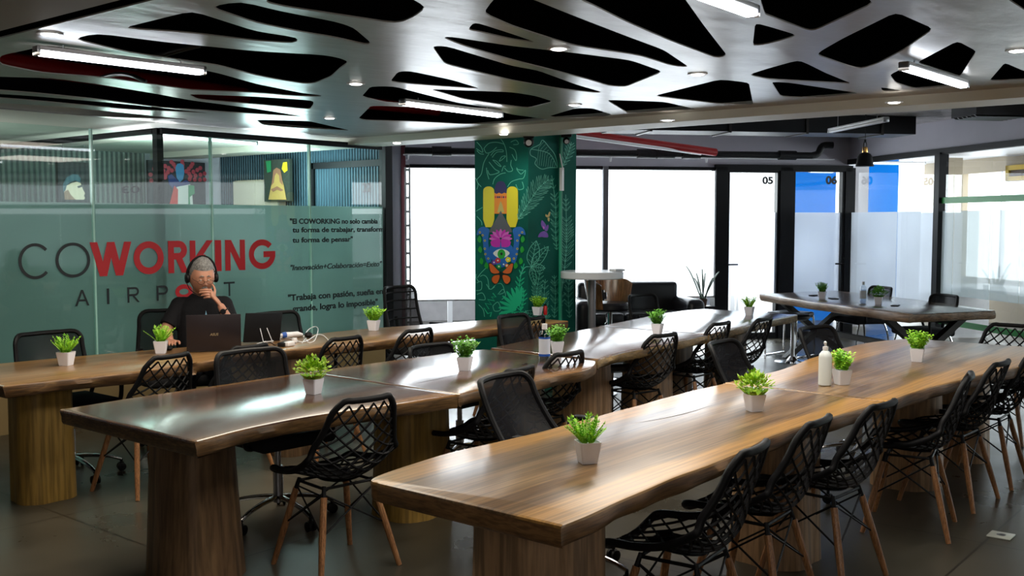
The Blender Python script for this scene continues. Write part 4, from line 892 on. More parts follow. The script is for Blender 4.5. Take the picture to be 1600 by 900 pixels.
# table on crossed steel legs, in the back right
def cxy(x, y, z=0): return Vector((x * math.sin(YAW) + y * math.cos(YAW), -x * math.cos(YAW) + y * math.sin(YAW), z))
dc = [P(1187, 459), P(1305, 454), P(1555, 485), P(1420, 491)]
ctr = sum(dc, Vector()) / 4; dx = ((dc[3] - dc[0]) + (dc[2] - dc[1])).normalized(); da = math.atan2(dx.y, dx.x)
DT = thing('slab_table', 'dark slab table on crossed black steel legs by the glass offices', 'table', (ctr.x, ctr.y, 0), da, 'live-edge slab tables')
Ri = Matrix.Rotation(-da, 3, 'Z')
lc = [Ri @ (Vector((p.x, p.y, 0)) - Vector((ctr.x, ctr.y, 0))) for p in dc]
out = []
def seg(a, b, bulge, n=14):
    a = Vector(a); b = Vector(b); t = (b - a); nn = Vector((t.y, -t.x, 0)).normalized()
    if nn.dot((a + b) / 2) < 0: nn = -nn
    return [a + t * (k / n) + nn * (bulge * math.sin(PI * k / n) + 0.012 * math.sin(k * 1.9)) for k in range(n)]
for i in range(4): out += [(q_.x, q_.y) for q_ in seg(lc[i], lc[(i + 1) % 4], (0.02, 0.10, 0.0, 0.06)[i])]
slab('tabletop', out, M['wD'], DT, th=0.085, seed=8)
for sx in (-1, 1):
    for sy in (-1, 1):
        a = Vector((sx * 1.0, sy * 0.42, 0.665)); b = Vector((sx * 1.0 + -sx * 0.0, -sy * 0.42, 0.0))
        mb = MB(); d = (b - a); Rm = d.to_track_quat('Z', 'X').to_matrix(); mb.box((a + b) / 2 + Vector((sy * 0.035, 0, 0)), (0.06, 0.09, d.length), Rm); mb.build('leg', M['darksteel'], DT, smooth=False)
mb = MB(); mb.box((0, 0, 0.33), (2.0, 0.06, 0.06)); mb.build('stretcher', M['darksteel'], DT, smooth=False)
mb = MB()
for sx in (-1, 1): mb.box((sx * 1.0, 0, 0.655), (0.12, 0.95, 0.012))
mb.build('bracket', M['darksteel'], DT, smooth=False)

# ------------------------------------------------------------------ lattice shell chair, forward = +Y
def chair_surface(u, v):
    """u 0 front lip .. 1 back top, v -1..1 across"""
    prof = [(0.235, 0.425), (0.20, 0.448), (0.08, 0.440), (-0.04, 0.430), (-0.13, 0.445), (-0.185, 0.50), (-0.215, 0.60), (-0.245, 0.71), (-0.275, 0.83)]
    f = u * (len(prof) - 1); i = min(int(f), len(prof) - 2); t = f - i
    g = lambda k: Vector((prof[max(0, min(len(prof) - 1, k))][0], prof[max(0, min(len(prof) - 1, k))][1], 0))
    a, b, c, d = g(i - 1), g(i), g(i + 1), g(i + 2)
    q_ = 0.5 * ((2 * b) + (c - a) * t + (2 * a - 5 * b + 4 * c - d) * t * t + (3 * b - a - 3 * c + d) * t ** 3)
    W = [(0, 0.185), (0.12, 0.215), (0.35, 0.235), (0.6, 0.24), (0.75, 0.215), (0.9, 0.175), (1.0, 0.145)]
    for k in range(len(W) - 1):
        if u <= W[k + 1][0] + 1e-9:
            s = (u - W[k][0]) / (W[k + 1][0] - W[k][0]); w = W[k][1] + (W[k + 1][1] - W[k][1]) * s; break
    hup = 0.085 * math.exp(-((u - 0.50) / 0.20) ** 2) + 0.015 * max(0, min(1, (0.8 - u) / 0.3))
    wrap = 0.055 * max(0, min(1, (u - 0.45) / 0.25)) * (1 - 0.6 * max(0, (u - 0.75) / 0.25))
    return Vector((v * w, q_.x + v * v * wrap, q_.y + v * v * hup - 0.01 * (1 - v * v) * (u < 0.05)))
def lattice_shell():
    mb = MB(); lo, hi = 0.03, 0.97
    rim = [chair_surface(u, 1) for u in [lo + (hi - lo) * k / 26 for k in range(1, 26)]] + [chair_surface(hi + 0.02, v) for v in (0.82, 0.55, 0.2, -0.2, -0.55, -0.82)] + \
          [chair_surface(u, -1) for u in [hi - (hi - lo) * k / 26 for k in range(1, 26)]] + [chair_surface(lo - 0.02, v) for v in (-0.82, -0.5, 0, 0.5, 0.82)]
    mb.tube(crom(rim, 2, True), 0.0155, 8, closed=True)
    nu = 15; 
    for sgn in (1, -1):
        for k in range(-4, 18):
            pts = []
            for j in range(41):
                v = -1 + 2 * j / 40; u = (k + sgn * v * 2.5) / 13.0
                if lo <= u <= hi: pts.append(chair_surface(u, v))
            if len(pts) > 2: mb.tube(pts[::2] + ([pts[-1]] if len(pts) % 2 == 0 else []), 0.0055, 4, caps=False)
    # solid saddle under the seat
    vs = []; n = 8
    for i in range(n + 1):
        for j in range(n + 1):
            q_ = chair_surface(0.20 + 0.24 * i / n, -0.38 + 0.76 * j / n); vs.append(q_ - Vector((0, 0, 0.004)))
    fs = [(i * (n + 1) + j, i * (n + 1) + j + 1, (i + 1) * (n + 1) + j + 1, (i + 1) * (n + 1) + j) for i in range(n) for j in range(n)]
    b = len(vs); vs2 = [q_ - Vector((0, 0, 0.012)) for q_ in vs]; mb.add(vs + vs2, fs + [tuple(x + b for x in f[::-1]) for f in fs])
    return mb
def make_lattice():
    r = thing('shell_chair', 'x', 'chair', (0, 0, 0), 0, 'black lattice shell chairs')
    lattice_shell().build('shell', M['black'], r, ang=60)
    fr = MB()
    top = [(0.13, 0.12), (-0.13, 0.12), (-0.13, -0.10), (0.13, -0.10)]; bot = [(0.215, 0.215), (-0.215, 0.215), (-0.215, -0.20), (0.215, -0.20)]
    P3 = lambda k, f: Vector((top[k][0] + (bot[k][0] - top[k][0]) * f, top[k][1] + (bot[k][1] - top[k][1]) * f, 0.405 * (1 - f)))
    for k in range(4):
        a, b = P3(k, 0.09), P3(k, 1.0)
        MB().tube([a, a.lerp(b, 0.5), b], [0.0155, 0.0165, 0.0125], 10).build('leg', M['dowel'], r)
        fr.tube([P3(k, -0.03), P3(k, 0.13)], [0.009, 0.012], 8)
        fr.tube([P3(k, 0.06), P3((k + 1) % 4, 0.5)], 0.0045, 6); fr.tube([P3((k + 1) % 4, 0.06), P3(k, 0.5)], 0.0045, 6)
        fr.tube([P3(k, 0.0), P3((k + 1) % 4, 0.0)], 0.007, 6)
    fr.build('wire_frame', M['black'], r)
    return r
LAT = make_lattice(); lat_used = [False]
def lattice(t, s, rz, label, group='black lattice shell chairs', rs=1.0):
    o = LAT if not lat_used[0] else copy_tree(LAT); lat_used[0] = True
    o.location = (t, s, 0); o.rotation_euler = (0, 0, math.radians(rz)); o['label'] = label; o['group'] = group; o.scale = (1, 1, 1); return o
LATS = [
 (3.24, 1.83, 6, 'black lattice shell chair nearest the camera, at the front right table'),
 (3.86, 1.85, 3, 'black lattice shell chair second from the camera at the front right table'),
 (4.42, 1.78, -4, 'black lattice shell chair at the joint of the two tan tables, third from the camera'),
 (5.44, 1.72, 12, 'black lattice shell chair turned slightly, its four wooden legs fully visible on the right'),
 (6.13, 1.72, -3, 'black lattice shell chair on the right, just beyond the turned one'),
 (6.78, 1.70, 2, 'black lattice shell chair cut by the right edge of the picture'),
 (3.12, 3.62, -8, 'black lattice shell chair at the nearest dark table, its wooden legs in the open'),
 (4.20, 3.66, 5, 'black lattice shell chair behind the black mesh office chair in the centre'),
 (4.93, 3.84, -4, 'black lattice shell chair in front of the clear bottle with the blue label'),
 (6.17, 3.90, -10, 'black lattice shell chair seen sideways in front of the plant beside the sofa'),
 (7.12, 3.98, -2, 'black lattice shell chair left of the far mesh chair, at the last dark table'),
 (7.66, 3.88, 0, 'black lattice shell chair farthest along the middle row, by the chrome pedestal'),
 (3.30, 5.58, 8, 'black lattice shell chair by the yellow trunk leg, beside the man'),
 (3.90, 5.60, 2, 'black lattice shell chair in front of the open laptop'),
 (4.60, 5.48, 0, 'black lattice shell chair in front of the white cables'),
 (5.27, 5.45, 0, 'black lattice shell chair in front of the plant by the text on the glass'),
 (6.52, 5.36, 4, 'black lattice shell chair in front of the painted column'),
 (8.12, 1.95, 90, 'black lattice shell chair at the far end of the tan tables, only its top showing'),
]
for a in LATS: lattice(*a)

# ------------------------------------------------------------------ office chairs, forward = +Y
def backrest(mb_fr, mb_me, w, z0, z1, y0, lean, curve, r=0.013):
    def S_(u, v): return Vector((v * w * (1 - 0.10 * u), y0 - lean * u + curve * v * v - 0.02 * math.sin(PI * u), z0 + (z1 - z0) * u))
    loop = [S_(u, 1) for u in (0.1, 0.3, 0.5, 0.7, 0.88)] + [S_(0.985, v) for v in (0.86, 0.5, 0, -0.5, -0.86)] + [S_(u, -1) for u in (0.88, 0.7, 0.5, 0.3, 0.1)] + [S_(0.0, v) for v in (-0.85, -0.4, 0, 0.4, 0.85)]
    mb_fr.tube(crom(loop, 3, True), r, 8, closed=True, flat=1.0)
    n = 10; vs = [S_(0.01 + 0.97 * i / n, -0.97 + 1.94 * j / n) for i in range(n + 1) for j in range(n + 1)]
    mb_me.add(vs, [(i * (n + 1) + j, i * (n + 1) + j + 1, (i + 1) * (n + 1) + j + 1, (i + 1) * (n + 1) + j) for i in range(n) for j in range(n)])
    return S_
def make_office(top=0.90, arms=True, slats=False, sled=False, name='office_chair', w=0.235, lean=0.10):
    r = thing(name, 'x', 'chair', (0, 0, 0), 0)
    fr, me = MB(), MB(); S_ = backrest(fr, me, w, 0.56, top, -0.22, lean, 0.07, 0.015)
    if slats:
        for u in (0.18, 0.36, 0.54, 0.72, 0.88): fr.tube([S_(u, v / 5) for v in range(-5, 6)], 0.012, 6, flat=0.6)
    fr.tube([(0, -0.10, 0.43), (0, -0.22, 0.46), tuple(S_(0.12, 0) - Vector((0, 0.02, 0))), tuple(S_(0.4, 0) - Vector((0, 0.02, 0)))], [0.02, 0.02, 0.018, 0.014], 8)
    f = fr.build('backrest_frame', M['black'], r)
    me.build('mesh_panel', M['mesh'], f)
    MB().rbox((0, 0.0, 0.465), (0.47, 0.45, 0.075), 0.03, 3).build('seat', M['blackfabric'], r)
    if arms:
        for s in (-1, 1):
            mb = MB(); mb.tube(crom([(s * 0.225, 0.10, 0.44), (s * 0.275, 0.12, 0.47), (s * 0.28, 0.13, 0.60), (s * 0.28, 0.10, 0.655), (s * 0.28, -0.10, 0.655), (s * 0.28, -0.16, 0.60), (s * 0.25, -0.19, 0.50), (s * 0.225, -0.15, 0.45)], 4), 0.014, 8)
            mb.rbox((s * 0.28, 0.0, 0.672), (0.05, 0.24, 0.025), 0.01, 2); mb.build('armrest', M['black'], r)
    if sled:
        for s in (-1, 1):
            mb = MB(); mb.tube(crom([(s * 0.21, -0.16, 0.44), (s * 0.23, -0.20, 0.30), (s * 0.24, -0.22, 0.03), (s * 0.24, -0.20, 0.014), (s * 0.24, 0.20, 0.014), (s * 0.24, 0.22, 0.03), (s * 0.22, 0.19, 0.30), (s * 0.21, 0.16, 0.44)], 5), 0.011, 8)
            mb.build('sled_leg', M['chrome'], r)
        mb = MB(); mb.cyl((-0.21, 0.16, 0.43), (0.21, 0.16, 0.43), 0.011, n=8); mb.cyl((-0.21, -0.16, 0.43), (0.21, -0.16, 0.43), 0.011, n=8); mb.build('crossbar', M['chrome'], r)
    else:
        mb = MB(); mb.cyl((0, 0, 0.10), (0, 0, 0.30), 0.027, n=12); mb.cyl((0, 0, 0.30), (0, 0, 0.43), 0.017, n=12); mb.box((0, 0, 0.425), (0.22, 0.20, 0.02)); mb.build('gas_lift', M['steel'], r)
        bs = MB()
        for k in range(5):
            a = 2 * PI * k / 5 + 0.3; d = Vector((math.cos(a), math.sin(a), 0))
            bs.tube(crom([Vector((0, 0, 0.13)), d * 0.10 + Vector((0, 0, 0.125)), d * 0.22 + Vector((0, 0, 0.105)), d * 0.30 + Vector((0, 0, 0.075))], 4), [0.020 - 0.0006 * i for i in range(13)], 8, flat=0.75)
        b = bs.build('star_base', M['chrome'], r)
        for k in range(5):
            a = 2 * PI * k / 5 + 0.3; d = Vector((math.cos(a), math.sin(a), 0)); c = d * 0.30; tn = Vector((-d.y, d.x, 0)) ; mb = MB()
            for s in (-1, 1):
                Rm = tn.to_track_quat('Z', 'Y').to_matrix(); mb.lathe([(0.0, -0.010), (0.018, -0.010), (0.027, -0.006), (0.027, 0.006), (0.018, 0.010), (0.0, 0.010)], c + tn * s * 0.016 + Vector((0, 0, 0.028)), 14, Rm)
            mb.cyl(c + Vector((0, 0, 0.03)), c + Vector((0, 0, 0.078)), 0.009, n=8); mb.rbox(c + Vector((0, 0, 0.048)), (0.03, 0.03, 0.02), 0.008, 2); mb.build('caster', M['black'], r)
    return r
def place(o, used, t, s, rz, label, group):
    c = copy_tree(o) if used else o
    c.location = (t, s, 0); c.rotation_euler = (0, 0, math.radians(rz)); c['label'] = label; c['group'] = group; return c
OFF = make_office(0.90)
for k, a in enumerate([
 (3.40, 4.42, 176, 'black mesh office chair tucked under the dark table, its chrome star base in view'),
 (6.00, 4.62, 188, 'black mesh office chair behind the clear bottle with the blue label'),
 (8.42, 5.02, 175, 'black mesh office chair in front of the sofa'),
 (3.16, 6.20, 180, 'black mesh office chair by the glass at the left edge, behind the first plant'),
 (4.98, 6.22, 180, 'black mesh office chair behind the white cables on the golden table')]):
    place(OFF, k > 0, *a, 'black mesh office chairs')
OFL = make_office(0.885, lean=0.19)
for k, a in enumerate([(3.70, 2.70, 188, 'black mesh office chair between the dark and the front tan table, centre of the picture'),
                       (5.58, 2.54, 186, 'black mesh office chair left of the white pump bottle, behind the tan table'),
                       (6.68, 2.46, 172, 'black mesh office chair in front of the crossed steel legs')]): place(OFL, k > 0, *a, 'black mesh office chairs')
place(make_office(0.775, name='office_chair'), False, 4.95, 4.50, 182, 'low black mesh office chair behind the second dark table, only its top rim showing', 'black mesh office chairs')
place(make_office(0.95, w=0.30), False, 4.20, 6.58, 150, 'black mesh office chair the man sits on', 'black mesh office chairs')
place(make_office(1.02, slats=True), False, 6.55, 6.42, 185, 'tall black office chair with cross bars, beside the end of the glass wall', 'black mesh office chairs')
SLED = make_office(0.84, sled=True, name='visitor_chair')
p1, p2, p3_ = cxy(4.10, 11.9), cxy(4.30, 10.6), cxy(3.35, 12.2)
back_h = math.degrees(da)
place(SLED, False, p1.x, p1.y, back_h + 180, 'black mesh chair beyond the crossed-leg table, beside the clear bottle', 'visitor chairs at the crossed-leg table')
place(SLED, True, p2.x, p2.y, back_h + 180, 'black mesh chair beyond the crossed-leg table, nearer the green stripes', 'visitor chairs at the crossed-leg table')
ss = thing('sled_stool', 'low black seat on chrome sled legs under the left end of the crossed-leg table', 'stool', (p3_.x, p3_.y, 0), da + 0.5)
MB().rbox((0, 0, 0.50), (0.42, 0.40, 0.06), 0.025, 3).build('seat', M['leather'], ss)
for s in (-1, 1): MB().tube(crom([(s * 0.20, -0.14, 0.47), (s * 0.20, -0.19, 0.44), (s * 0.21, -0.20, 0.03), (s * 0.21, -0.18, 0.012), (s * 0.21, 0.18, 0.012), (s * 0.21, 0.20, 0.03), (s * 0.20, 0.19, 0.44), (s * 0.20, 0.14, 0.47)], 5), 0.012, 8).build('sled_leg', M['chrome'], ss)
# round black stools
def stool(t, s, zs, label, chrome=True):
    r = thing('round_stool', label, 'stool', (t, s, 0), 0, 'round pedestal stools')
    MB().lathe([(0, zs - 0.07), (0.14, zs - 0.07), (0.185, zs - 0.05), (0.19, zs - 0.02), (0.17, zs), (0, zs + 0.004)], n=28).build('seat', M['leather'], r)
    MB().cyl((0, 0, 0.02), (0, 0, zs - 0.06), 0.025, n=14).build('pedestal', M['chrome'], r)
    MB().lathe([(0, 0), (0.20, 0), (0.20, 0.01), (0.06, 0.03), (0.03, 0.07), (0, 0.07)], n=28).build('base', M['chrome'], r)
stool(6.62, 4.42, 0.52, 'round black stool under the glossy brown table')
q_ = P(1238, 566, 0); stool(q_.x, q_.y, 0.56, 'chrome pedestal stool at the far end of the middle row')

# ------------------------------------------------------------------ plants in square pots
def pot_mb(s=0.040, h=0.078):
    mb = MB(); b = s * 0.72
    def sq(r, z, k=0.12):
        c = r * k; return [(r, -r + c, z), (r, r - c, z), (r - c, r, z), (-r + c, r, z), (-r, r - c, z), (-r, -r + c, z), (-r + c, -r, z), (r - c, -r, z)]
    R_ = [sq(b, 0), sq(s * 0.98, h * 0.85), sq(s, h), sq(s * 0.9, h), sq(s * 0.85, h * 0.85)]
    vs = [p for q_ in R_ for p in q_]; fs = [tuple(range(8))[::-1], tuple(32 + j for j in range(8))]
    for k in range(4): fs += [(k * 8 + j, k * 8 + (j + 1) % 8, (k + 1) * 8 + (j + 1) % 8, (k + 1) * 8 + j) for j in range(8)]
    return mb.add(vs, fs)
def leafmat(name, a, b):
    m = bpy.data.materials.new(name); m.use_nodes = True; nt = m.node_tree; N = nt.nodes.new; L = nt.links.new; bb = nt.nodes['Principled BSDF']
    tc = N('ShaderNodeTexCoord'); n = N('ShaderNodeTexNoise'); n.inputs['Scale'].default_value = 55; L(tc.outputs['Object'], n.inputs['Vector'])
    r = ramp(nt, [(0.35, a), (0.65, b)]); L(n.outputs['Fac'], r.inputs['Fac']); L(r.outputs['Color'], bb.inputs['Base Color']); bb.inputs['Roughness'].default_value = 0.5
    bb.inputs['Subsurface Weight'].default_value = 0.0; return m
LM = {'lime': leafmat('lime_leaves', (0.12, 0.42, 0.015), (0.50, 0.85, 0.06)), 'green': leafmat('green_leaves', (0.03, 0.20, 0.012), (0.20, 0.52, 0.04)), 'curl': leafmat('yellow_green_leaves', (0.14, 0.38, 0.01), (0.55, 0.75, 0.04))}
def leaf_at(mb, p, d, ln, w, up=None):
    d = Vector(d).normalized(); s_ = d.cross(Vector((0, 0, 1))); s_ = s_.normalized() if s_.length > 0.01 else Vector((1, 0, 0)); n = s_.cross(d)
    a = Vector(p); vs = [a, a + d * ln * 0.45 + s_ * w - n * w * 0.2, a + d * ln, a + d * ln * 0.45 - s_ * w - n * w * 0.2, a + d * ln * 0.5 + n * w * 0.35]
    mb.add(vs, [(0, 1, 4), (1, 2, 4), (2, 3, 4), (3, 0, 4)])
def foliage(kind, seed, spread=1.0, tall=1.0):
    rnd = random.Random(seed); mb = MB(); z0 = 0.068
    if kind == 'fern':
        for k in range(40):
            a = rnd.uniform(0, 2 * PI); tilt = rnd.uniform(0.0, 0.95) ** 0.8; L0 = rnd.uniform(0.055, 0.095) * tall
            d = Vector((math.cos(a) * tilt * spread, math.sin(a) * tilt * spread, 1.0)).normalized(); p = Vector((math.cos(a) * 0.012, math.sin(a) * 0.012, z0))
            n = 9
            for i in range(n):
                f = i / n; q_ = p + d * L0 * f + Vector((d.x, d.y, 0)) * 0.25 * L0 * f * f
                for s_ in (-1, 1):
                    sd = Vector((-math.sin(a), math.cos(a), 0)) * s_; leaf_at(mb, q_, d * 0.8 + sd * 0.75, 0.020 * (1 - 0.4 * f), 0.0034)
            leaf_at(mb, q_, d, 0.016, 0.003)
    elif kind == 'round':
        for k in range(30):
            a = rnd.uniform(0, 2 * PI); tilt = rnd.uniform(0.0, 0.85); L0 = rnd.uniform(0.05, 0.088) * tall
            d = Vector((math.cos(a) * tilt * spread, math.sin(a) * tilt * spread, 1.0)).normalized(); p = Vector((math.cos(a) * 0.012, math.sin(a) * 0.012, z0))
            for i in range(8):
                q_ = p + d * L0 * (i + 1) / 8; aa = rnd.uniform(0, 2 * PI)
                for s_ in (0, PI): leaf_at(mb, q_, Vector((math.cos(aa + s_), math.sin(aa + s_), 0.5)), 0.018, 0.0065)
    else:
        for k in range(260):
            a = rnd.uniform(0, 2 * PI); ph_ = rnd.uniform(0, 1) ** 0.7 * 1.35; r = rnd.uniform(0.035, 0.052) * (1 + 0.25 * math.sin(3 * a + seed))
            p = Vector((math.cos(a) * math.sin(ph_) * r * 1.15 * spread, math.sin(a) * math.sin(ph_) * r * 1.15 * spread, z0 + 0.018 + math.cos(ph_) * r * 1.1 * tall))
            leaf_at(mb, p, Vector((math.cos(a) * math.sin(ph_) + rnd.uniform(-.5, .5), math.sin(a) * math.sin(ph_) + rnd.uniform(-.5, .5), math.cos(ph_) + rnd.uniform(-.4, .4))), rnd.uniform(0.014, 0.022), 0.006)
        for k in range(60):
            a = rnd.uniform(0, 2 * PI); p = Vector((math.cos(a) * 0.02, math.sin(a) * 0.02, z0)); leaf_at(mb, p, Vector((math.cos(a), math.sin(a), 0.8)), 0.04, 0.007)
    return mb
PL = [
 (100, 572, 'fern', 'lime', 1.05, 1, 20, 'small lime fern in a white pot at the left edge'),
 (249, 553, 'fern', 'lime', 1.05, 1, 40, 'small lime plant in a white pot right in front of the man'),
 (583, 517, 'round', 'lime', 1.05, 1, 10, 'small green plant in a white pot below the text on the glass'),
 (488, 617, 'curl', 'curl', 1.0, 1, 0, 'curly yellow green plant in a white pot on the nearest dark table'),
 (726, 580, 'round', 'green', 1.0, 1.1, 15, 'sparse dark green plant in a white pot on the second dark table'),
 (871, 553, 'round', 'green', 1.0, 1, 35, 'bushy green plant in a white pot beside the clear bottle with the blue label'),
 (840, 493, 'round', 'lime', 1.0, 0.9, 0, 'small plant in a white pot in front of the painted column'),
 (1028, 522, 'round', 'green', 1.0, 1, 0, 'round green plant in a white pot in front of the sofa'),
 (1172, 493, 'fern', 'lime', 1.0, 1, 0, 'pale green plant in a white pot at the far end of the middle row'),
 (919, 726, 'fern', 'lime', 1.0, 1, 45, 'lime fern in a white pot nearest the camera on the front tan table'),
 (1181, 644, 'curl', 'curl', 1.0, 1, 45, 'curly lime plant in a white pot near the joint of the tan tables'),
 (1318, 602, 'round', 'lime', 1.0, 1, 45, 'leaning green plant in a white pot touching the pump bottle'),
 (1436, 566, 'round', 'lime', 1.05, 1, 5, 'tall bright green plant in a white pot at the far end of the tan tables'),
 (1286, 467, 'round', 'green', 1.0, 1, 0, 'small plant in a white pot at the left end of the crossed-leg table'),
 (1374, 476, 'curl', 'green', 1.0, 1, 0, 'round dark plant in a white pot beside the clear bottle on the crossed-leg table'),
]
for k, (px, py, kind, lm, sc_, tall, rz, label) in enumerate(PL):
    p = P(px, py); r = thing('potted_plant', label, 'plant', (p.x, p.y + 0.0, 0.751), math.radians(rz + 10), 'small potted plants on the tables'); r.scale = (sc_,) * 3
    r.location = P(px, py) + (Vector((math.cos(YAW), math.sin(YAW), 0)) * 0.03) + Vector((0, 0, 0.001))
    pot_mb().build('pot', M['pot'], r, ang=25); fo = foliage(kind, 31 + k, 1.0, tall); fs_ = 1.18 if kind == 'fern' else 1.32; fo.v = [(x * fs_, y * fs_, 0.066 + (z - 0.066) * fs_) for x, y, z in fo.v]; fo.build('foliage', LM[lm], r, smooth=False)

# ------------------------------------------------------------------ bottles
M['pet'] = glass('clear_plastic', (0.80, 0.84, 0.88)); M['liquid'] = glass('clear_liquid', (0.70, 0.76, 0.84))
def bottle(px, py, label, h=0.165, r0=0.031, blue=True, name='sanitizer_bottle'):
    p = P(px, py); r = thing(name, label, 'bottle', p + Vector((math.cos(YAW), math.sin(YAW), 0)) * r0 + Vector((0, 0, 0.001)), -0.9)
    MB().lathe([(0, 0), (r0 * 0.95, 0), (r0, 0.005), (r0, h * 0.72), (r0 * 0.85, h * 0.80), (r0 * 0.4, h * 0.88), (r0 * 0.4, h * 0.92)], n=24).build('body', M['pet'], r)
    MB().lathe([(0, 0.004), (r0 * 0.92, 0.004), (r0 * 0.92, h * 0.66), (0, h * 0.66)], n=20).build('liquid', M['liquid'], r)
    MB().lathe([(0, h * 0.90), (r0 * 0.48, h * 0.90), (r0 * 0.48, h * 1.06), (0, h * 1.06)], n=16).build('cap', M['white'] if blue else M['steel'], r)
    if blue:
        lb = MB().lathe([(r0 * 1.01, h * 0.12), (r0 * 1.02, h * 0.12), (r0 * 1.02, h * 0.68), (r0 * 1.01, h * 0.68)], n=24).build('label', mat('bottle_label', (0.62, 0.66, 0.75), 0.5), r)
        b_ = mat('label_blue', (0.01, 0.08, 0.40), 0.5); mb = MB()
        for z0, z1 in ((0.12, 0.19), (0.63, 0.68)): mb.lathe([(r0 * 1.025, h * z0), (r0 * 1.03, h * z0), (r0 * 1.03, h * z1), (r0 * 1.025, h * z1)], n=24)
        mb.build('label_band', b_, lb)
    else: MB().lathe([(r0 * 1.01, h * 0.2), (r0 * 1.02, h * 0.2), (r0 * 1.02, h * 0.6), (r0 * 1.01, h * 0.6)], n=24).build('label', mat('pale_label', (0.45, 0.47, 0.5), 0.5), r)
bottle(851, 564, 'clear bottle with a blue and white label and white cap, on the dark table', h=0.215, r0=0.035)
bottle(1350, 473, 'clear bottle with a dark cap on the crossed-leg table', h=0.21, r0=0.034, blue=False)
p = P(1292, 604); r = thing('pump_bottle', 'tall white pump bottle with a dark label on the tan table', 'bottle', p + Vector((math.cos(YAW), math.sin(YAW), 0)) * 0.036 + Vector((0, 0, 0.001)), 0.2)
MB().lathe([(0, 0), (0.030, 0), (0.034, 0.004), (0.034, 0.150), (0.031, 0.166), (0.020, 0.180), (0.013, 0.186), (0.013, 0.195)], n=28).build('body', mat('milky_white', (0.70, 0.75, 0.74), 0.35), r)
MB().lathe([(0.0, 0.190), (0.015, 0.190), (0.015, 0.205), (0.006, 0.208), (0.006, 0.222), (0, 0.222)], n=16).tube([(0, 0, 0.222), (0, 0, 0.228), (-0.012, 0, 0.231), (-0.024, 0, 0.226)], 0.0065, 8).build('pump', M['white'], r)
vs = []; 
for z in (0.04, 0.145):
    for k in range(9): a = math.radians(-75 + k * 10); vs.append((0.0348 * math.cos(a), 0.0348 * math.sin(a), z))
MB().add(vs, [(k, k + 1, 10 + k, 9 + k) for k in range(8)]).build('label', mat('dark_label', (0.02, 0.03, 0.035), 0.5), r)

# ------------------------------------------------------------------ laptop, monitor, cables
lid = mat('lid_plum_grey', (0.035, 0.028, 0.032), 0.38, 0.5)
h0, h1 = P(292, 551), P(377, 548); hc = (h0 + h1) / 2; wl = (h1 - h0).length; lh = math.atan2((h1 - h0).y, (h1 - h0).x)
lap = thing('laptop', 'open plum grey laptop seen from behind, in front of the man', 'laptop', (hc.x, hc.y, 0.751), lh)
W2 = wl / 2
MB().rbox((0, 0.125, 0.008), (wl, 0.25, 0.014), 0.004, 2).build('base', mat('laptop_base', (0.10, 0.10, 0.11), 0.35, 0.6), lap)
kb = MB()
for i in range(14):
    for j in range(5): kb.box((-W2 + 0.03 + i * (wl - 0.06) / 13, 0.05 + j * 0.021, 0.0165), (0.017, 0.016, 0.002))
kb.build('keyboard', M['black'], lap)
sh = 0.245
sc1 = MB(); sc1.rbox((0, 0, sh / 2), (wl, 0.007, sh), 0.003, 2); so = sc1.build('screen', lid, lap); so.location = (0, -0.004, 0.008); so.rotation_euler = (math.radians(8), 0, 0)
mb = MB(); place_text(mb, 'ASUS', (-0.026, -0.0042, sh * 0.42), (1, 0, 0), (0, 0, 1), 0.055, 0.017, 0.02, 0.2); mb.build('lettering', mat('gold_letter', (0.45, 0.38, 0.25), 0.4, 0.6), so, smooth=False)
MB().box((0, 0.0040, sh / 2 + 0.005), (wl - 0.02, 0.0006, sh - 0.03)).build('display', emit('laptop_display', (0.5, 0.6, 0.7), 0.35), so)
h0, h1 = P(380, 538), P(437, 532); hc = (h0 + h1) / 2; wl = (h1 - h0).length * 1.0; lh = math.atan2((h1 - h0).y, (h1 - h0).x)
mon = thing('portable_monitor', 'black flat monitor on a thin wire stand, right of the open laptop', 'monitor', (hc.x, hc.y, 0.751), lh)
sc1 = MB(); sc1.rbox((0, 0, 0.105), (wl, 0.010, 0.21), 0.003, 2); so = sc1.build('screen', mat('monitor_back', (0.006, 0.006, 0.007), 0.45, spec=0.2), mon); so.location = (0, 0, 0.004); so.rotation_euler = (math.radians(6), math.radians(3), 0)
mb = MB(); mb.tube([(-0.03, -0.065, 0.004), (-0.02, -0.008, 0.11), (0.035, -0.008, 0.11), (0.045, -0.065, 0.004)], 0.0035, 6); mb.build('stand', M['steel'], mon)
def on_table(px, py, z=0.755): p = P(px, py, 0.75); return Vector((p.x, p.y, z))
def cable(name, label, px_pts, r, m, group=None, zs=None):
    pts = [on_table(x, y, 0.7505 + r + (zs[i] if zs else 0)) for i, (x, y) in enumerate(px_pts)]
    o = MB().tube(crom(pts, 6), r, 6).build(name, m); return tag(o, label, 'cable', group)
cable('charging_cable', 'white cable looping between the adapter and the chairs on the golden table', [(410, 536), (428, 531), (450, 529), (470, 536), (482, 532), (495, 526), (505, 527), (515, 534), (522, 538)], 0.0035, M['white'], zs=[0, .004, 0, .004, 0, .01, .01, 0, 0])
cable('charging_cable', 'white cable standing in a loop right of the power adapter', [(472, 537), (478, 530), (482, 536), (490, 534), (494, 530), (497, 521), (492, 519), (482, 522), (474, 527)], 0.003, M['white'], zs=[0, 0, 0, .0, .01, .03, .04, .03, 0])
cable('charging_cable', 'white cable leading from the monitor stand to the charger', [(392, 545), (402, 538), (415, 535), (428, 533), (438, 531)], 0.003, M['white'])
cable('charging_cable', 'black cable tangled among the white chargers', [(413, 540), (422, 536), (430, 540), (436, 537), (440, 541)], 0.003, M['black'])
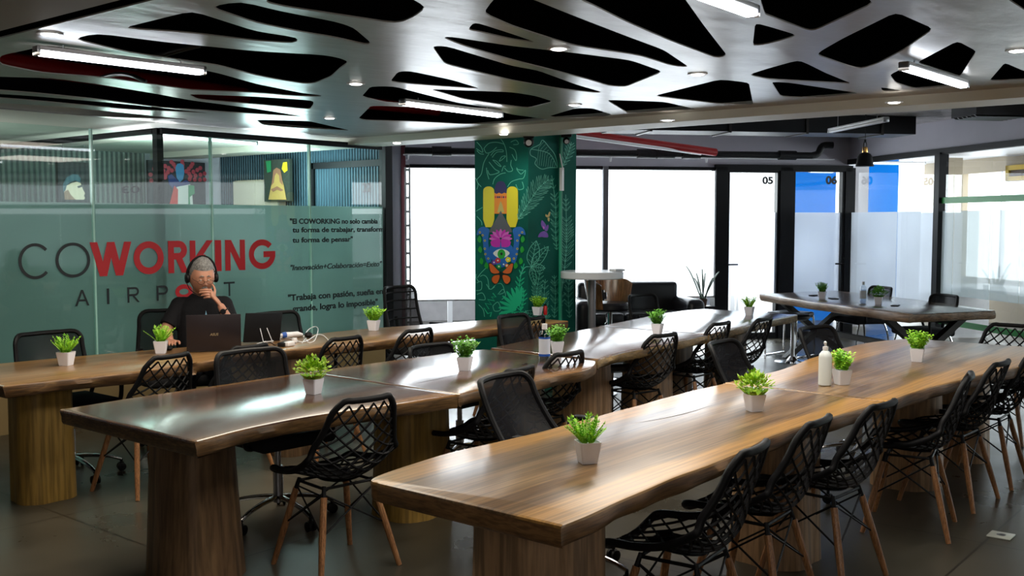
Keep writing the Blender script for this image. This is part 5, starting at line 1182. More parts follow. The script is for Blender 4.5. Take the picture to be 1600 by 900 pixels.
o = thing('power_adapter', 'black power adapter on the golden table', 'adapter', on_table(443, 541, 0.751), 0.5); MB().rbox((0, 0, 0.014), (0.10, 0.05, 0.028), 0.006, 2).build('case', M['black'], o); MB().cyl((0.05, 0, 0.014), (0.07, 0, 0.012), 0.005, n=8).build('plug', M['black'], o)
o = thing('charger', 'white charger block beside the black adapter', 'charger', on_table(452, 541, 0.751), 0.2); MB().rbox((0, 0, 0.016), (0.075, 0.04, 0.032), 0.006, 2).build('case', M['white'], o); MB().box((0.045, 0.01, 0.016), (0.02, 0.004, 0.008)).box((0.045, -0.01, 0.016), (0.02, 0.004, 0.008)).build('prong', M['steel'], o)
o = thing('charger', 'pinkish white round charger on the golden table', 'charger', on_table(460, 536, 0.751), 0.2); MB().lathe([(0, 0), (0.02, 0), (0.022, 0.012), (0.018, 0.035), (0, 0.037)], n=16).build('case', M['white'], o); MB().cyl((0.018, 0, 0.012), (0.035, 0, 0.012), 0.004, n=8).build('plug', M['white'], o)
o = thing('headphone_case', 'black rounded case among the cables', 'case', on_table(482, 528, 0.751), 0.6); MB().ball((0, 0, 0.022), 0.03, sc_=(1.3, 1, 0.73)).build('case', M['black'], o); MB().tube([(0.038 * math.cos(a * PI / 8), 0.031 * math.sin(a * PI / 8), 0.022) for a in range(16)], 0.0018, 5, closed=True).build('zip', M['darksteel'], o)
o = thing('rolled_bag', 'white and blue plastic pouch lying beside the black case', 'pouch', on_table(455, 528, 0.751), -0.3)
MB().tube([(-0.09, 0, 0.02), (-0.05, 0.0, 0.024), (0.0, 0.005, 0.022), (0.05, 0, 0.024), (0.09, 0, 0.018)], [0.012, 0.022, 0.021, 0.022, 0.010], 10).build('pouch', M['white'], o); MB().tube([(-0.07, -0.001, 0.022), (-0.04, -0.001, 0.024)], [0.021, 0.0235], 10).build('band', mat('blue_band', (0.02, 0.10, 0.45), 0.4), o)
# mouse under the man's hand, phones on the far table
o = thing('computer_mouse', 'dark computer mouse under the man\'s right hand', 'mouse', on_table(262, 547, 0.751), lh + 1.5); MB().ball((0, 0, 0.012), 0.05, sc_=(1.0, 0.6, 0.34)).build('shell', M['black'], o); MB().cyl((0.02, -0.003, 0.026), (0.02, 0.003, 0.026), 0.006, n=10).build('wheel', M['steel'], o)
for (px, py, ang, lab) in ((1399, 478, 0.2, 'flat black tray near the dark end of the crossed-leg table'), (1272, 462, 0.0, 'small black device left of the plant on the crossed-leg table'), (1302, 467, 0.7, 'dark glasses case right of the plant on the crossed-leg table')):
    o = thing('phone', lab, 'device', on_table(px, py, 0.751), ang); MB().rbox((0, 0, 0.005), (0.15, 0.075, 0.009), 0.003, 2).build('body', M['black'], o); MB().box((0, 0, 0.0099), (0.135, 0.065, 0.0006)).build('screen', M['leather'], o)
o = thing('cable_grommet', 'small black cable stub lying on the second dark table', 'cable', on_table(821, 570, 0.751), 0.3)
MB().tube([(-0.03, 0, 0.003), (0, 0.01, 0.004), (0.02, -0.004, 0.004), (0.035, 0.012, 0.003)], 0.0025, 6).tube([(-0.02, 0.012, 0.003), (0.01, -0.008, 0.006), (0.03, 0.0, 0.003)], 0.0025, 6).build('cord', M['black'], o)

# ------------------------------------------------------------------ high table, bar stool, sofa, snake plant
ht = thing('high_table', 'high round white table on a steel pole beside the painted column', 'table', (7.80, 5.42, 0))
MB().lathe([(0, 1.085), (0.285, 1.085), (0.292, 1.092), (0.292, 1.145), (0.286, 1.152), (0, 1.152)], n=48).build('tabletop', mat('white_laminate', (0.60, 0.64, 0.68), 0.25), ht)
MB().cyl((0, 0, 0.02), (0, 0, 1.085), 0.036, n=20).build('pole', mat('grey_pole', (0.22, 0.22, 0.24), 0.35, 0.6), ht)
MB().lathe([(0, 0), (0.24, 0), (0.24, 0.012), (0.05, 0.03), (0, 0.03)], n=32).build('base', M['steel'], ht)
dv = thing('router', 'small white device with a grey front set in the rim of the high table', 'device', (7.80, 5.42, 1.1535), -0.4)
MB().rbox((0.20, -0.12, 0.010), (0.12, 0.09, 0.02), 0.004, 2).build('case', M['white'], dv); MB().box((0.20, -0.166, 0.010), (0.09, 0.002, 0.012)).build('front', M['steel'], dv)
bs = thing('bar_stool', 'bar stool with a curved wooden back and black seat beside the sofa', 'stool', (8.55, 5.72, 0), math.radians(175)); 
woodst = wood('stool_veneer', (0.16, 0.07, 0.03), (0.24, 0.11, 0.045), (0.32, 0.16, 0.07), grain=(9, 9, 1.5), rough=0.25, coat=0.5)
def curved_back(mb, R_, z0, z1, a0, a1, th, hole=None, n=36, flare=0.05):
    m_ = 12; vs = []; fs = []
    for side in (0, 1):
        for i in range(n + 1):
            a = math.radians(a0 + (a1 - a0) * i / n)
            for j in range(m_ + 1):
                f = j / m_; e = abs(2 * i / n - 1); zt_ = z1 - 0.05 * max(0, (e - 0.7) / 0.3) ** 2; zb_ = z0 + 0.10 * max(0, 1 - e * 2.2) * 0 ; rr = R_ + flare * f + (th if side else 0)
                vs.append((rr * math.cos(a), rr * math.sin(a), zb_ + (zt_ - zb_) * f))
    N_ = (n + 1) * (m_ + 1); keep = lambda i, j: not (hole and ((i + 0.5 - n / 2) / hole[0]) ** 2 + ((j + 0.5 - m_ * hole[2]) / hole[1]) ** 2 < 1)
    idx = lambda i, j, s_: s_ * N_ + i * (m_ + 1) + j
    for i in range(n):
        for j in range(m_):
            if keep(i, j):
                fs += [(idx(i, j, 0), idx(i + 1, j, 0), idx(i + 1, j + 1, 0), idx(i, j + 1, 0)), (idx(i, j, 1), idx(i, j + 1, 1), idx(i + 1, j + 1, 1), idx(i + 1, j, 1))]
                for (di, dj, A, B) in ((-1, 0, (i, j), (i, j + 1)), (1, 0, (i + 1, j), (i + 1, j + 1)), (0, -1, (i, j), (i + 1, j)), (0, 1, (i, j + 1), (i + 1, j + 1))):
                    ii, jj = i + di, j + dj
                    if not (0 <= ii < n and 0 <= jj < m_) or not keep(ii, jj): fs.append((idx(*A, 0), idx(*B, 0), idx(*B, 1), idx(*A, 1)))
    mb.add(vs, fs)
mb = MB(); curved_back(mb, 0.205, 0.74, 1.03, 160, 380, 0.012, hole=(7.5, 3.6, 0.38)); mb.build('backrest', woodst, bs)
MB().lathe([(0, 0.72), (0.19, 0.72), (0.205, 0.74), (0.205, 0.775), (0.18, 0.80), (0, 0.803)], n=32).build('seat', M['leather'], bs)
MB().cyl((0, 0, 0.02), (0, 0, 0.72), 0.026, n=16).build('pedestal', M['chrome'], bs)
MB().lathe([(0, 0), (0.20, 0), (0.20, 0.012), (0.05, 0.035), (0, 0.035)], n=32).build('base', M['chrome'], bs)
MB().tube([(0.02, 0, 0.70), (0.12, 0.05, 0.69), (0.15, 0.08, 0.62), (0.20, 0.09, 0.60)], 0.006, 6).build('lever', M['chrome'], bs)
MB().tube([(0.19 * math.cos(a * PI / 10 ), 0.19 * math.sin(a * PI / 10), 0.30) for a in range(20)], 0.009, 8, closed=True).cyl((0, 0, 0.30), (0.19, 0, 0.30), 0.008, n=6).build('footrest', M['chrome'], bs)
VS = -0.75
ua, ub = bu(890, 480, VS), bu(1086, 480, VS); so_c = uv((ua + ub) / 2, VS, 0); SW = ub - ua
sofa = thing('sofa', 'black leather sofa under the widest blind', 'sofa', so_c, UH)
MB().rbox((0, 0.30, 0.52), (SW - 0.32, 0.20, 0.62), 0.05, 3).build('backrest', M['leather'], sofa)
for s in (-1, 1): MB().rbox((s * (SW / 2 - 0.12), 0.0, 0.40), (0.24, 0.80, 0.48), 0.08, 4).build('armrest', M['leather'], sofa)
for k in (-1, 0, 1): MB().rbox((k * (SW - 0.48) / 3, -0.05, 0.40), ((SW - 0.48) / 3 - 0.006, 0.56, 0.15), 0.04, 3).build('seat_cushion', M['leather'], sofa)
MB().rbox((0, 0.0, 0.25), (SW - 0.1, 0.76, 0.16), 0.02, 2).build('frame', M['leather'], sofa)
for sx in (-1, 1):
    for sy in (-1, 1): MB().cyl((sx * (SW / 2 - 0.15), sy * 0.3, 0), (sx * (SW / 2 - 0.15), sy * 0.3, 0.18), 0.02, n=10).build('leg', M['chrome'], sofa)
u_ = bu(1098, 480, -0.20); zt_ = onV(1098, 478, -0.20)[1]; c = uv(u_, -0.20, 0)
stt = thing('side_table', 'low dark side table between the sofa and door 05', 'table', c, UH); MB().rbox((0, 0, zt_ - 0.015), (0.30, 0.22, 0.03), 0.006, 2).build('tabletop', M['blackframe'], stt)
for sx in (-1, 1):
    for sy in (-1, 1): MB().cyl((sx * 0.13, sy * 0.09, 0), (sx * 0.13, sy * 0.09, zt_ - 0.03), 0.012, n=8).build('leg', M['blackframe'], stt)
sp = thing('snake_plant', 'spiky snake plant in a small brown pot between the sofa and the black door frame', 'plant', (c.x, c.y, zt_ + 0.001), UH)
MB().lathe([(0, 0), (0.045, 0), (0.062, 0.08), (0.062, 0.10), (0.052, 0.10), (0.050, 0.085), (0, 0.085)], n=24).build('pot', mat('brown_pot', (0.10, 0.045, 0.03), 0.5), sp)
mb = MB(); random.seed(2)
for (dx_, dy_, L0) in ((-0.28, 0.02, 0.46), (-0.10, 0.03, 0.36), (-0.03, -0.02, 0.42), (0.05, 0.02, 0.36), (0.27, 0.0, 0.38), (0.14, -0.05, 0.30), (-0.17, -0.04, 0.30)):
    pts = crom([(dx_ * 0.05, dy_, 0.085), (dx_ * 0.35, dy_, 0.085 + L0 * 0.45), (dx_ * 0.62, dy_ * 1.2, 0.085 + L0 * 0.8), (dx_ * 0.85, dy_ * 1.2, 0.085 + L0)], 5)
    mb.tube(pts, [0.020 + 0.010 * math.sin(PI * min(1, i / (len(pts) - 1) * 1.1)) if i < len(pts) - 1 else 0.001 for i in range(len(pts))], 6, flat=0.3)
mb.build('leaves', mat('snake_leaf', (0.03, 0.06, 0.035), 0.5, noise=(30, 0.5)), sp)
# floor outlet
p = P(1564, 838, 0.0); o = thing('floor_outlet', 'pale square floor outlet at the lower right', 'outlet', (p.x, p.y, 0.0005), 0.0)
MB().rbox((0, 0, 0.004), (0.115, 0.115, 0.008), 0.003, 2).build('plate', mat('outlet_plate', (0.40, 0.42, 0.38), 0.4), o); MB().lathe([(0.02, 0.0085), (0.022, 0.0085), (0.022, 0.0095), (0.02, 0.0095)], n=20).build('ring', M['steel'], o)
# desk and chair in the right office
v_, z_ = onU(1545, 457, 1.5); dk = thing('office_desk', 'white desk behind the frosted glass on the right', 'desk', uv(1.5, v_, 0), UH)
MB().box((0, -0.6, 0.73), (0.8, 2.4, 0.03)).build('tabletop', M['white'], dk)
for sy in (0.5, -1.7): MB().box((0, sy, 0.36), (0.7, 0.04, 0.70)).build('leg', M['white'], dk)
oc = place(make_office(0.98, name='office_chair'), False, uv(2.2, v_ - 1.3).x, uv(2.2, v_ - 1.3).y, math.degrees(UH) + 90, 'grey office chair behind the desk in the right glass office', 'chairs in the right glass office')
for ch in oc.children:
    if ch.name.startswith('seat'): ch.data = ch.data.copy(); ch.data.materials[0] = mat('grey_upholstery', (0.25, 0.25, 0.22), 0.8)

p = P(851, 493); o = thing('canister', 'small red canister behind the plant by the painted column', 'canister', (p.x + 0.05, p.y + 0.03, 0.751))
MB().lathe([(0, 0), (0.016, 0), (0.018, 0.004), (0.018, 0.075), (0.012, 0.085), (0, 0.087)], n=16).build('body', mat('canister_red', (0.5, 0.01, 0.01), 0.4), o); MB().lathe([(0, 0.085), (0.012, 0.085), (0.012, 0.10), (0, 0.10)], n=12).build('cap', M['black'], o)
# ------------------------------------------------------------------ lamps
def linear(a, b, label, on=True, m=None, w=0.055, z=None, cords=True, zc=ZC):
    a = Vector(a); b = Vector(b); c = (a + b) / 2; d = b - a; L0 = d.length; r = thing('linear_light', label, 'light', c, math.atan2(d.y, d.x), 'linear ceiling lights')
    MB().rbox((0, 0, 0.016), (L0, w, 0.022), 0.006, 2).build('housing', M['white'], r)
    MB().rbox((0, 0, -0.006), (L0 - 0.03, w * 0.86, 0.026), 0.008, 2).build('diffuser', (m or M['tube']) if on else M['white'], r)
    for s in (-1, 1): MB().rbox((s * (L0 / 2 - 0.006), 0, 0.003), (0.018, w * 1.04, 0.046), 0.006, 2).build('end_cap', M['steel'], r)
    if cords:
        for s in (-1, 1): MB().cyl((s * L0 * 0.35, 0, 0.02), (s * L0 * 0.35, 0, zc - c.z), 0.003, n=6).build('cord', M['steel'], r)
    return r
ZL = 2.405
linear(P(55, 80, ZL), P(318, 112, ZL), 'long bright linear light at the upper left, below the cut-out ceiling')
linear(P(628, 160, ZL), P(782, 180, ZL), 'bright linear light left of the top of the painted column')
linear(P(1085, -14, ZL), P(1177, 20, ZL), 'linear light cut by the top edge of the picture')
linear(P(1412, 104, ZL), P(1507, 133, ZL), 'bright linear light at the upper right')
linear(P(240, 209, 2.40), P(400, 224, 2.40), 'linear light inside the glass room, above the red lettering', m=M['tube_dim'], zc=2.45)
linear(P(1297, 205, 2.52), P(1385, 187, 2.52), 'unlit white linear light hanging at a slant near the pendant', on=False, zc=2.80)
a = onT(1262, 293, 0) ; u1_, z1_ = onV(1264, 293, 1.6); u2_, z2_ = onV(1302, 294, 1.6)
linear(uv(u1_, 1.6, z1_ + 0.25), uv(u2_, 1.6, z1_ + 0.25), 'short linear light in the blue room behind door 06', m=M['tube_dim'], zc=2.62)
uu, zz_ = onV(1405, 252, 1.0)
linear(uv(0.5, 1.2, 2.5), uv(1.9, 1.2, 2.5), 'linear light high behind the glass next to door 06', m=M['tube_dim'], zc=2.62)
def downlight(px, py, z, label, power=22, col=(1.0, 0.93, 0.78), cone=80):
    p = P(px, py, z); r = thing('downlight', label, 'light', p, 0, 'round recessed downlights')
    MB().lathe([(0.040, -0.001), (0.055, -0.001), (0.057, -0.005), (0.040, -0.006)], n=24).build('trim_ring', M['white'], r)
    MB().lathe([(0, -0.011), (0.030, -0.010), (0.040, -0.005), (0.040, 0.0), (0, 0.0)], n=24).build('lens', M['down'], r)
    l = bpy.data.lights.new('spot', 'SPOT'); l.energy = power; l.color = col; l.spot_size = math.radians(cone); l.spot_blend = 0.7; l.shadow_soft_size = 0.04
    o = bpy.data.objects.new('spot', l); put(o, r); o.location = (0, 0, -0.02)
for a in [(78, 52, ZC, 'round downlight at the upper left edge of the cut-out ceiling'), (556, 130, ZC, 'round downlight in the middle of the broad pale ceiling patch'), (515, 184, ZC, 'round downlight above the end of the glass wall'),
          (873, 75, ZC, 'round downlight on the narrow ceiling strip, top centre'), (1090, 115, ZC, 'round downlight in the bright centre right of the ceiling'), (897, 163, ZC, 'round downlight straight above the painted column'),
          (1590, 78, ZC, 'round downlight at the right edge of the ceiling'), (1397, 159, 2.384, 'round downlight in the cream beam, right part'), (1043, 187, 2.384, 'round downlight in the cream beam, middle'), (620, 223, 2.384, 'round downlight in the cream beam, left of the column'), (787, 209, 2.384, 'round downlight in the cream beam just above the painted hand', 16, (1.0, 0.98, 0.9), 165)]:
    downlight(*a)
# light thrown on the painted column and office lamp
def pendant(px, ytop, ybot, Y):
    rr = ray(px, ybot); k = Y / (rr.x * math.cos(YAW) + rr.y * math.sin(YAW)); p = Vector((0, 0, H)) + rr * k
    r = thing('pendant_lamp', 'black dome pendant lamp with a brass neck on the right', 'lamp', p)
    MB().lathe([(0.088, 0), (0.090, 0.004), (0.078, 0.055), (0.072, 0.095), (0.055, 0.125), (0.026, 0.140), (0.022, 0.140), (0.05, 0.120), (0.066, 0.092), (0.072, 0.055), (0.084, 0.002)], n=32).build('lamp_shade', M['blackframe'], r)
    MB().lathe([(0, 0.140), (0.026, 0.140), (0.028, 0.150), (0.026, 0.190), (0.018, 0.196), (0, 0.196)], n=20).build('neck', M['brass'], r)
    mb = MB()
    for s in (-1, 1): mb.tube(crom([(s * 0.028, 0, 0.13), (s * 0.042, 0, 0.19), (s * 0.034, 0, 0.235), (s * 0.012, 0, 0.25)], 4), 0.005, 6)
    mb.lathe([(0, 0.24), (0.013, 0.24), (0.010, 0.27), (0, 0.27)], n=12).build('bracket', M['blackframe'], r)
    MB().cyl((0, 0, 0.26), (0, 0, 2.80 - p.z), 0.0035, n=6).build('cord', M['black'], r)
    MB().ball((0, 0, 0.05), 0.028).build('bulb', M['white'], r)
pendant(1351, 192, 260, 10.4)
# ------------------------------------------------------------------ pipes, ducts, cameras
def pipe(label, pts, r, m, name='pipe', cat='pipe', n=12, closed_bits=()):
    o = MB().tube(crom(pts, 6) if len(pts) > 2 else pts, r, n).build(name, m); return tag(o, label, cat)
z1_ = onV(1000, 240, -0.5)[1]
o = thing('pipe', 'black insulated pipe running above the windows to an elbow on the right', 'pipe', (0, 0, 0))
pl = [uv(bu(632, 240, -0.5), -0.5, z1_), uv(bu(1120, 240, -0.5), -0.5, z1_), uv(bu(1268, 240, -0.5), -0.5, z1_)]
MB().tube(pl, 0.045, 12).tube(crom([pl[-1], uv(bu(1278, 240, -0.5), -0.5, z1_ + 0.03), uv(bu(1285, 240, -0.5), -0.5, z1_ + 0.13), uv(bu(1300, 240, -0.5), -0.52, z1_ + 0.14)], 5), 0.045, 12).build('tube', M['black'], o)
for px in (690, 1010, 1040, 1080, 1230):
    c = uv(bu(px, 240, -0.5), -0.5, z1_); MB().tube([c - U * 0.12, c + U * 0.12], 0.062, 12).build('coupling', M['blackframe'], o)
o = thing('conduit', 'thin white conduit with clips above the back windows', 'conduit', (0, 0, 0))
z2_ = onV(1000, 246, -0.15)[1]
MB().tube([uv(bu(630, 240, -0.15), -0.15, z2_), uv(-0.3, -0.15, z2_)], 0.008, 8).build('tube', M['white'], o)
for px in (637, 954, 1104):
    c = uv(bu(px, 240, -0.15), -0.15, z2_); MB().cyl(c, c - UP * 0.06, 0.02, 0.012, 8).build('nozzle', M['white'], o)
pipe('red sprinkler pipe crossing above the windows right of the column', [P(880, 205, 2.68), uv(bu(1118, 238, -0.75), -0.75, onV(1118, 238, -0.75)[1])], 0.05, M['redpipe'])
pipe('white pipe alongside the red one above the windows', [P(868, 209, 2.62), uv(bu(1095, 240, -0.75), -0.75, onV(1095, 240, -0.75)[1])], 0.02, M['white'])
pipe('red pipe above the cut-out ceiling at the left edge', [P(-30, 92, 2.85), P(-30, 92, 2.85).lerp(P(520, 170, 2.85), (6.2 - P(-30, 92, 2.85).x) / (P(520, 170, 2.85).x - P(-30, 92, 2.85).x))], 0.085, M['redpipe'])
pipe('red pipe above the cut-out ceiling left of the column', [P(540, 158, 2.62), P(540, 158, 2.62).lerp(P(850, 190, 2.62), (6.80 - P(540, 158, 2.62).x) / (P(850, 190, 2.62).x - P(540, 158, 2.62).x))], 0.05, M['redpipe'])
pipe('grey flexible conduit lying over the ceiling strips at the left', [P(155, 122, 2.62), P(180, 116, 2.62), P(205, 118, 2.55), P(228, 128, 2.50)], 0.013, M['steel'], 'conduit', 'conduit')
pipe('pale flexible conduit above the long bright light', [P(238, 90, 2.7), P(275, 79, 2.75), P(312, 70, 2.8)], 0.02, M['darksteel'], 'conduit', 'conduit')
vb = -2.6; a_, _ = onV(1125, 200, vb); b_, zb_ = onV(1431, 203, vb)
o = thing('air_duct', 'black rectangular air duct under the slab on the right', 'duct', (0, 0, 0)); MB().fbox(a_ - 1.2, b_, vb, vb + 0.5, zb_ - 0.05, 2.795).build('duct', M['blackframe'], o, smooth=False)
mb = MB()
for k in range(4): u_ = a_ - 0.8 + k * 0.9; mb.fbox(u_, u_ + 0.03, vb - 0.015, vb + 0.515, zb_ - 0.065, 2.795); mb.build('flange', M['darksteel'], o, smooth=False); mb = MB()
p = P(1545, 186, 2.62); o = thing('ceiling_vent', 'grey slatted vent box under the slab at the upper right', 'vent', (p.x, p.y, 2.62), UH)
MB().box((0, 0, 0.10), (0.55, 0.4, 0.16)).build('box', M['darkwall'], o, smooth=False)
for k in range(6): MB().box((0, -0.17 + k * 0.068, 0.012), (0.53, 0.045, 0.006), rot('X', 0.5)).build('slat', M['steel'], o, smooth=False)
def camera_thing(px, py, s, label, r=0.05):
    p = onT(px, py, CT - 0.10) if s == 'L' else onS(px, py, CS - 0.10); o = thing('security_camera', label, 'camera', p, YAW - PI)
    MB().ball((0, 0, 0), r).build('body', M['black'], o); MB().lathe([(r * 0.35, 0), (r * 0.55, 0), (r * 0.55, 0.012), (r * 0.35, 0.012)], (r * 0.85, 0, -0.01), 16, rot('Y', PI / 2)).build('lens_ring', M['white'], o)
    MB().cyl((0, 0, 0.02), (-0.10, 0, 0.06), 0.016, n=10).rbox((-0.02, 0, 0.055), (0.12, 0.10, 0.04), 0.01, 2).build('bracket', M['black'], o)
camera_thing(826, 222, 'L', 'black round security camera at the corner of the painted column', 0.048)
camera_thing(885, 220, 'R', 'small black security camera on the right face of the painted column', 0.035)

# ------------------------------------------------------------------ the man at the laptop (local: +Y forward, +X his right)
PM_T, PM_S, PM_H = 4.32, 6.47, 146
man = thing('person', 'man in a black t-shirt resting his chin on his hand at a laptop', 'person', (PM_T, PM_S, 0), math.radians(PM_H)); man.scale = (1.0,) * 3
M['skin'] = mat('skin', (0.50, 0.235, 0.15), 0.5, noise=(22, 0.12)); M['skin'].node_tree.nodes['Principled BSDF'].inputs['Subsurface Weight'].default_value = 0.08
M['tee'] = mat('black_cotton', (0.008, 0.008, 0.010), 0.85, spec=0.2, bump=(14, 0.5, 0.01)); M['jeans'] = mat('dark_jeans', (0.012, 0.016, 0.03), 0.8)
HC = Vector((0.0, 0.085, 1.212)); HR = rot('Z', math.radians(14)) @ rot('X', math.radians(-14))     # head centre and attitude (turned to his left, looking down)
def g1(x, c, w): return math.exp(-((x - c) / w) ** 2)
def head_pt(x, y, z, off=0.0):                           # unit direction -> head surface
    f = max(0, y); px = 0.087 * x; py = 0.100 * y; pz = 0.127 * z
    if z < 0: px *= 1 - 0.22 * (-z) ** 1.4; py *= 1 - 0.05 * (-z)
    if y < 0 and z < -0.2: py *= 1 - 0.35 * min(1, (-z - 0.2))
    py += f ** 4 * (0.004 * g1(z, 0.25, 0.16)                                        # brow
        - 0.010 * (g1(x, 0.36, 0.17) + g1(x, -0.36, 0.17)) * g1(z, 0.07, 0.11)       # sockets
        + 0.024 * g1(x, 0, 0.12) * g1(z, -0.20, 0.11) + 0.013 * g1(x, 0, 0.10) * g1(z, -0.03, 0.16)
        + 0.007 * (g1(x, 0.13, 0.07) + g1(x, -0.13, 0.07)) * g1(z, -0.25, 0.07)
        + 0.006 * g1(x, 0, 0.26) * g1(z, -0.47, 0.06) + 0.006 * g1(x, 0, 0.24) * g1(z, -0.58, 0.06) - 0.005 * g1(x, 0, 0.24) * g1(z, -0.525, 0.025)
        + 0.012 * g1(x, 0, 0.3) * g1(z, -0.84, 0.16)) + f * 0.004 * (g1(x, 0.5, 0.2) + g1(x, -0.5, 0.2)) * g1(z, -0.15, 0.2)
    v = Vector((px, py, pz)); return v + v.normalized() * off
def HP(x, y, z, off=0.0):
    d = Vector((x, y, z)).normalized(); return HC + HR @ head_pt(d.x, d.y, d.z, off)
def head_mesh(mb):
    n, m_ = 72, 54; vs = []
    for i in range(m_ + 1):
        th = PI * i / m_
        for j in range(n): ph = 2 * PI * j / n; vs.append(HP(math.sin(th) * math.cos(ph), math.sin(th) * math.sin(ph), math.cos(th)))
    mb.add(vs, [(i * n + j, i * n + (j + 1) % n, (i + 1) * n + (j + 1) % n, (i + 1) * n + j) for i in range(m_) for j in range(n)])
    for s in (-1, 1):                                    # ears
        c = HC + HR @ Vector((s * 0.087, -0.005, -0.005)); mb.ball(c, 0.03, sc_=(0.35, 0.62, 1.05), R=HR @ rot('Z', s * 0.35))
def finger(mb, pts, r0=0.0090, r1=0.0068): mb.tube(crom(pts, 3), [r0 + (r1 - r0) * k / (3 * (len(pts) - 1)) for k in range(3 * (len(pts) - 1) + 1)], 10); mb.ball(pts[-1], r1 * 1.0, 10, 6); mb.ball(pts[0], r0 * 1.05, 10, 6)
def limb(mb, pts, rs): mb.tube(pts, rs, 18); [mb.ball(p, r, 16, 10) for p, r in zip(pts, rs)]
RS, RE, RW = Vector((0.160, -0.01, 1.00)), Vector((0.265, 0.08, 0.815)), Vector((0.225, 0.29, 0.782))
LS, LE, LW = Vector((-0.150, -0.01, 1.00)), Vector((-0.225, 0.205, 0.80)), Vector((-0.130, 0.215, 1.005))
body = MB()
head_mesh(body)
limb(body, [Vector((0, -0.01, 1.04)), Vector((0, 0.02, 1.10)), Vector((0, 0.055, 1.17))], [0.070, 0.066, 0.066])
limb(body, [RS, RS.lerp(RE, 0.5), RE, RE.lerp(RW, 0.35), RW], [0.052, 0.048, 0.043, 0.045, 0.029])
limb(body, [LS, LS.lerp(LE, 0.5), LE, LE.lerp(LW, 0.35), LW], [0.052, 0.047, 0.040, 0.041, 0.026])
limb(body, [Vector((0, -0.02, 0.60)), Vector((0, -0.02, 0.80)), Vector((0, -0.01, 1.0))], [0.11, 0.11, 0.10])
for s in (-1, 1): limb(body, [Vector((s * 0.09, 0, 0.53)), Vector((s * 0.12, 0.38, 0.52)), Vector((s * 0.12, 0.36, 0.30)), Vector((s * 0.12, 0.33, 0.10))], [0.08, 0.06, 0.05, 0.035])
# right hand laid on the mouse
fx = (RW - RE).normalized(); hc_ = RW + Vector((-0.008, 0.045, -0.004))
body.rbox(hc_, (0.075, 0.085, 0.026), 0.011, 3, R=rot('Z', 0.1))
for k, L0 in enumerate((0.062, 0.072, 0.068, 0.052)):
    a = hc_ + Vector((-0.029 + k * 0.0195, 0.036, 0.002)); finger(body, [a, a + Vector((-0.002, L0 * 0.4, 0.006)), a + Vector((-0.004, L0 * 0.75, -0.003)), a + Vector((-0.005, L0, -0.014))])
a = hc_ + Vector((-0.030, -0.018, 0)); finger(body, [a, a + Vector((-0.022, 0.018, 0.0)), a + Vector((-0.030, 0.040, -0.006)), a + Vector((-0.030, 0.054, -0.012))], 0.0105, 0.008)
# left hand at the chin: palm stands up from the wrist, fingers fold across the chin
kb_ = Vector((-0.072, 0.203, 1.095))
body.tube([LW, LW.lerp(kb_, 0.4), kb_ - Vector((0, 0, 0.012)), kb_ + Vector((0.008, 0, 0.018))], [0.026, 0.030, 0.033, 0.022], 14, flat=0.5)
up_d = Vector((0.22, 0.0, 1)).normalized()
for k, (L0, zz0) in enumerate(((0.076, 0.030), (0.082, 0.011), (0.074, -0.008), (0.060, -0.026))):
    a = kb_ + up_d * zz0 + Vector((0.004, 0.004, 0)); finger(body, [a, a + Vector((L0 * 0.40, 0.010, 0.006)), a + Vector((L0 * 0.74, 0.004, 0.004)), a + Vector((L0, -0.012, 0.0))], 0.0092, 0.0072)
a = kb_ + Vector((-0.012, -0.012, -0.005)); finger(body, [a, a + Vector((-0.004, -0.022, 0.030)), a + Vector((0.002, -0.034, 0.052)), a + Vector((0.010, -0.040, 0.068))], 0.0105, 0.008)
bo = body.build('tmp', M['skin'])
rm = bo.modifiers.new('r', 'REMESH'); rm.mode = 'VOXEL'; rm.voxel_size = 0.0036; rm.use_smooth_shade = True
sm_ = bo.modifiers.new('s', 'SMOOTH'); sm_.factor = 0.5; sm_.iterations = 2
bo = tomesh(bo, 'body', M['skin'], man)
def loft(secs, n=36):
    vs = []; fs = []
    for (cx, cy, z, hx, hy) in secs:
        for j in range(n):
            a = 2 * PI * j / n; c_, s_ = math.cos(a), math.sin(a); e = 0.85
            vs.append((cx + hx * math.copysign(abs(c_) ** e, c_), cy + hy * math.copysign(abs(s_) ** e, s_), z))
    K = len(secs)
    for k in range(K - 1): fs += [(k * n + j, k * n + (j + 1) % n, (k + 1) * n + (j + 1) % n, (k + 1) * n + j) for j in range(n)]
    fs += [tuple(range(n))[::-1], tuple((K - 1) * n + j for j in range(n))]; return vs, fs
tee = MB(); tee.add(*loft([(0, 0.0, 0.56, 0.175, 0.145), (0, 0.01, 0.68, 0.180, 0.155), (0, 0.01, 0.80, 0.180, 0.145), (0, 0.0, 0.90, 0.178, 0.135), (0, -0.005, 0.97, 0.172, 0.125), (0, -0.005, 1.02, 0.150, 0.105), (0, 0.0, 1.055, 0.115, 0.085), (0, 0.005, 1.085, 0.080, 0.072), (0, 0.010, 1.092, 0.068, 0.064)]))
for S0, E0 in ((RS, RE), (LS, LE)):
    e = S0.lerp(E0, 0.74); limb(tee, [S0 + Vector((-0.03 * (1 if S0.x > 0 else -1), 0, 0.0)), S0, S0.lerp(E0, 0.4)], [0.068, 0.068, 0.064]); tee.tube([S0.lerp(E0, 0.35), e], [0.064, 0.066], 20)
tb = tee.build('tmp', M['tee']); rm = tb.modifiers.new('r', 'REMESH'); rm.mode = 'VOXEL'; rm.voxel_size = 0.006; rm.use_smooth_shade = True
sm_ = tb.modifiers.new('s', 'SMOOTH'); sm_.factor = 0.5; sm_.iterations = 3
tomesh(tb, 't_shirt', M['tee'], man)
jn = MB()
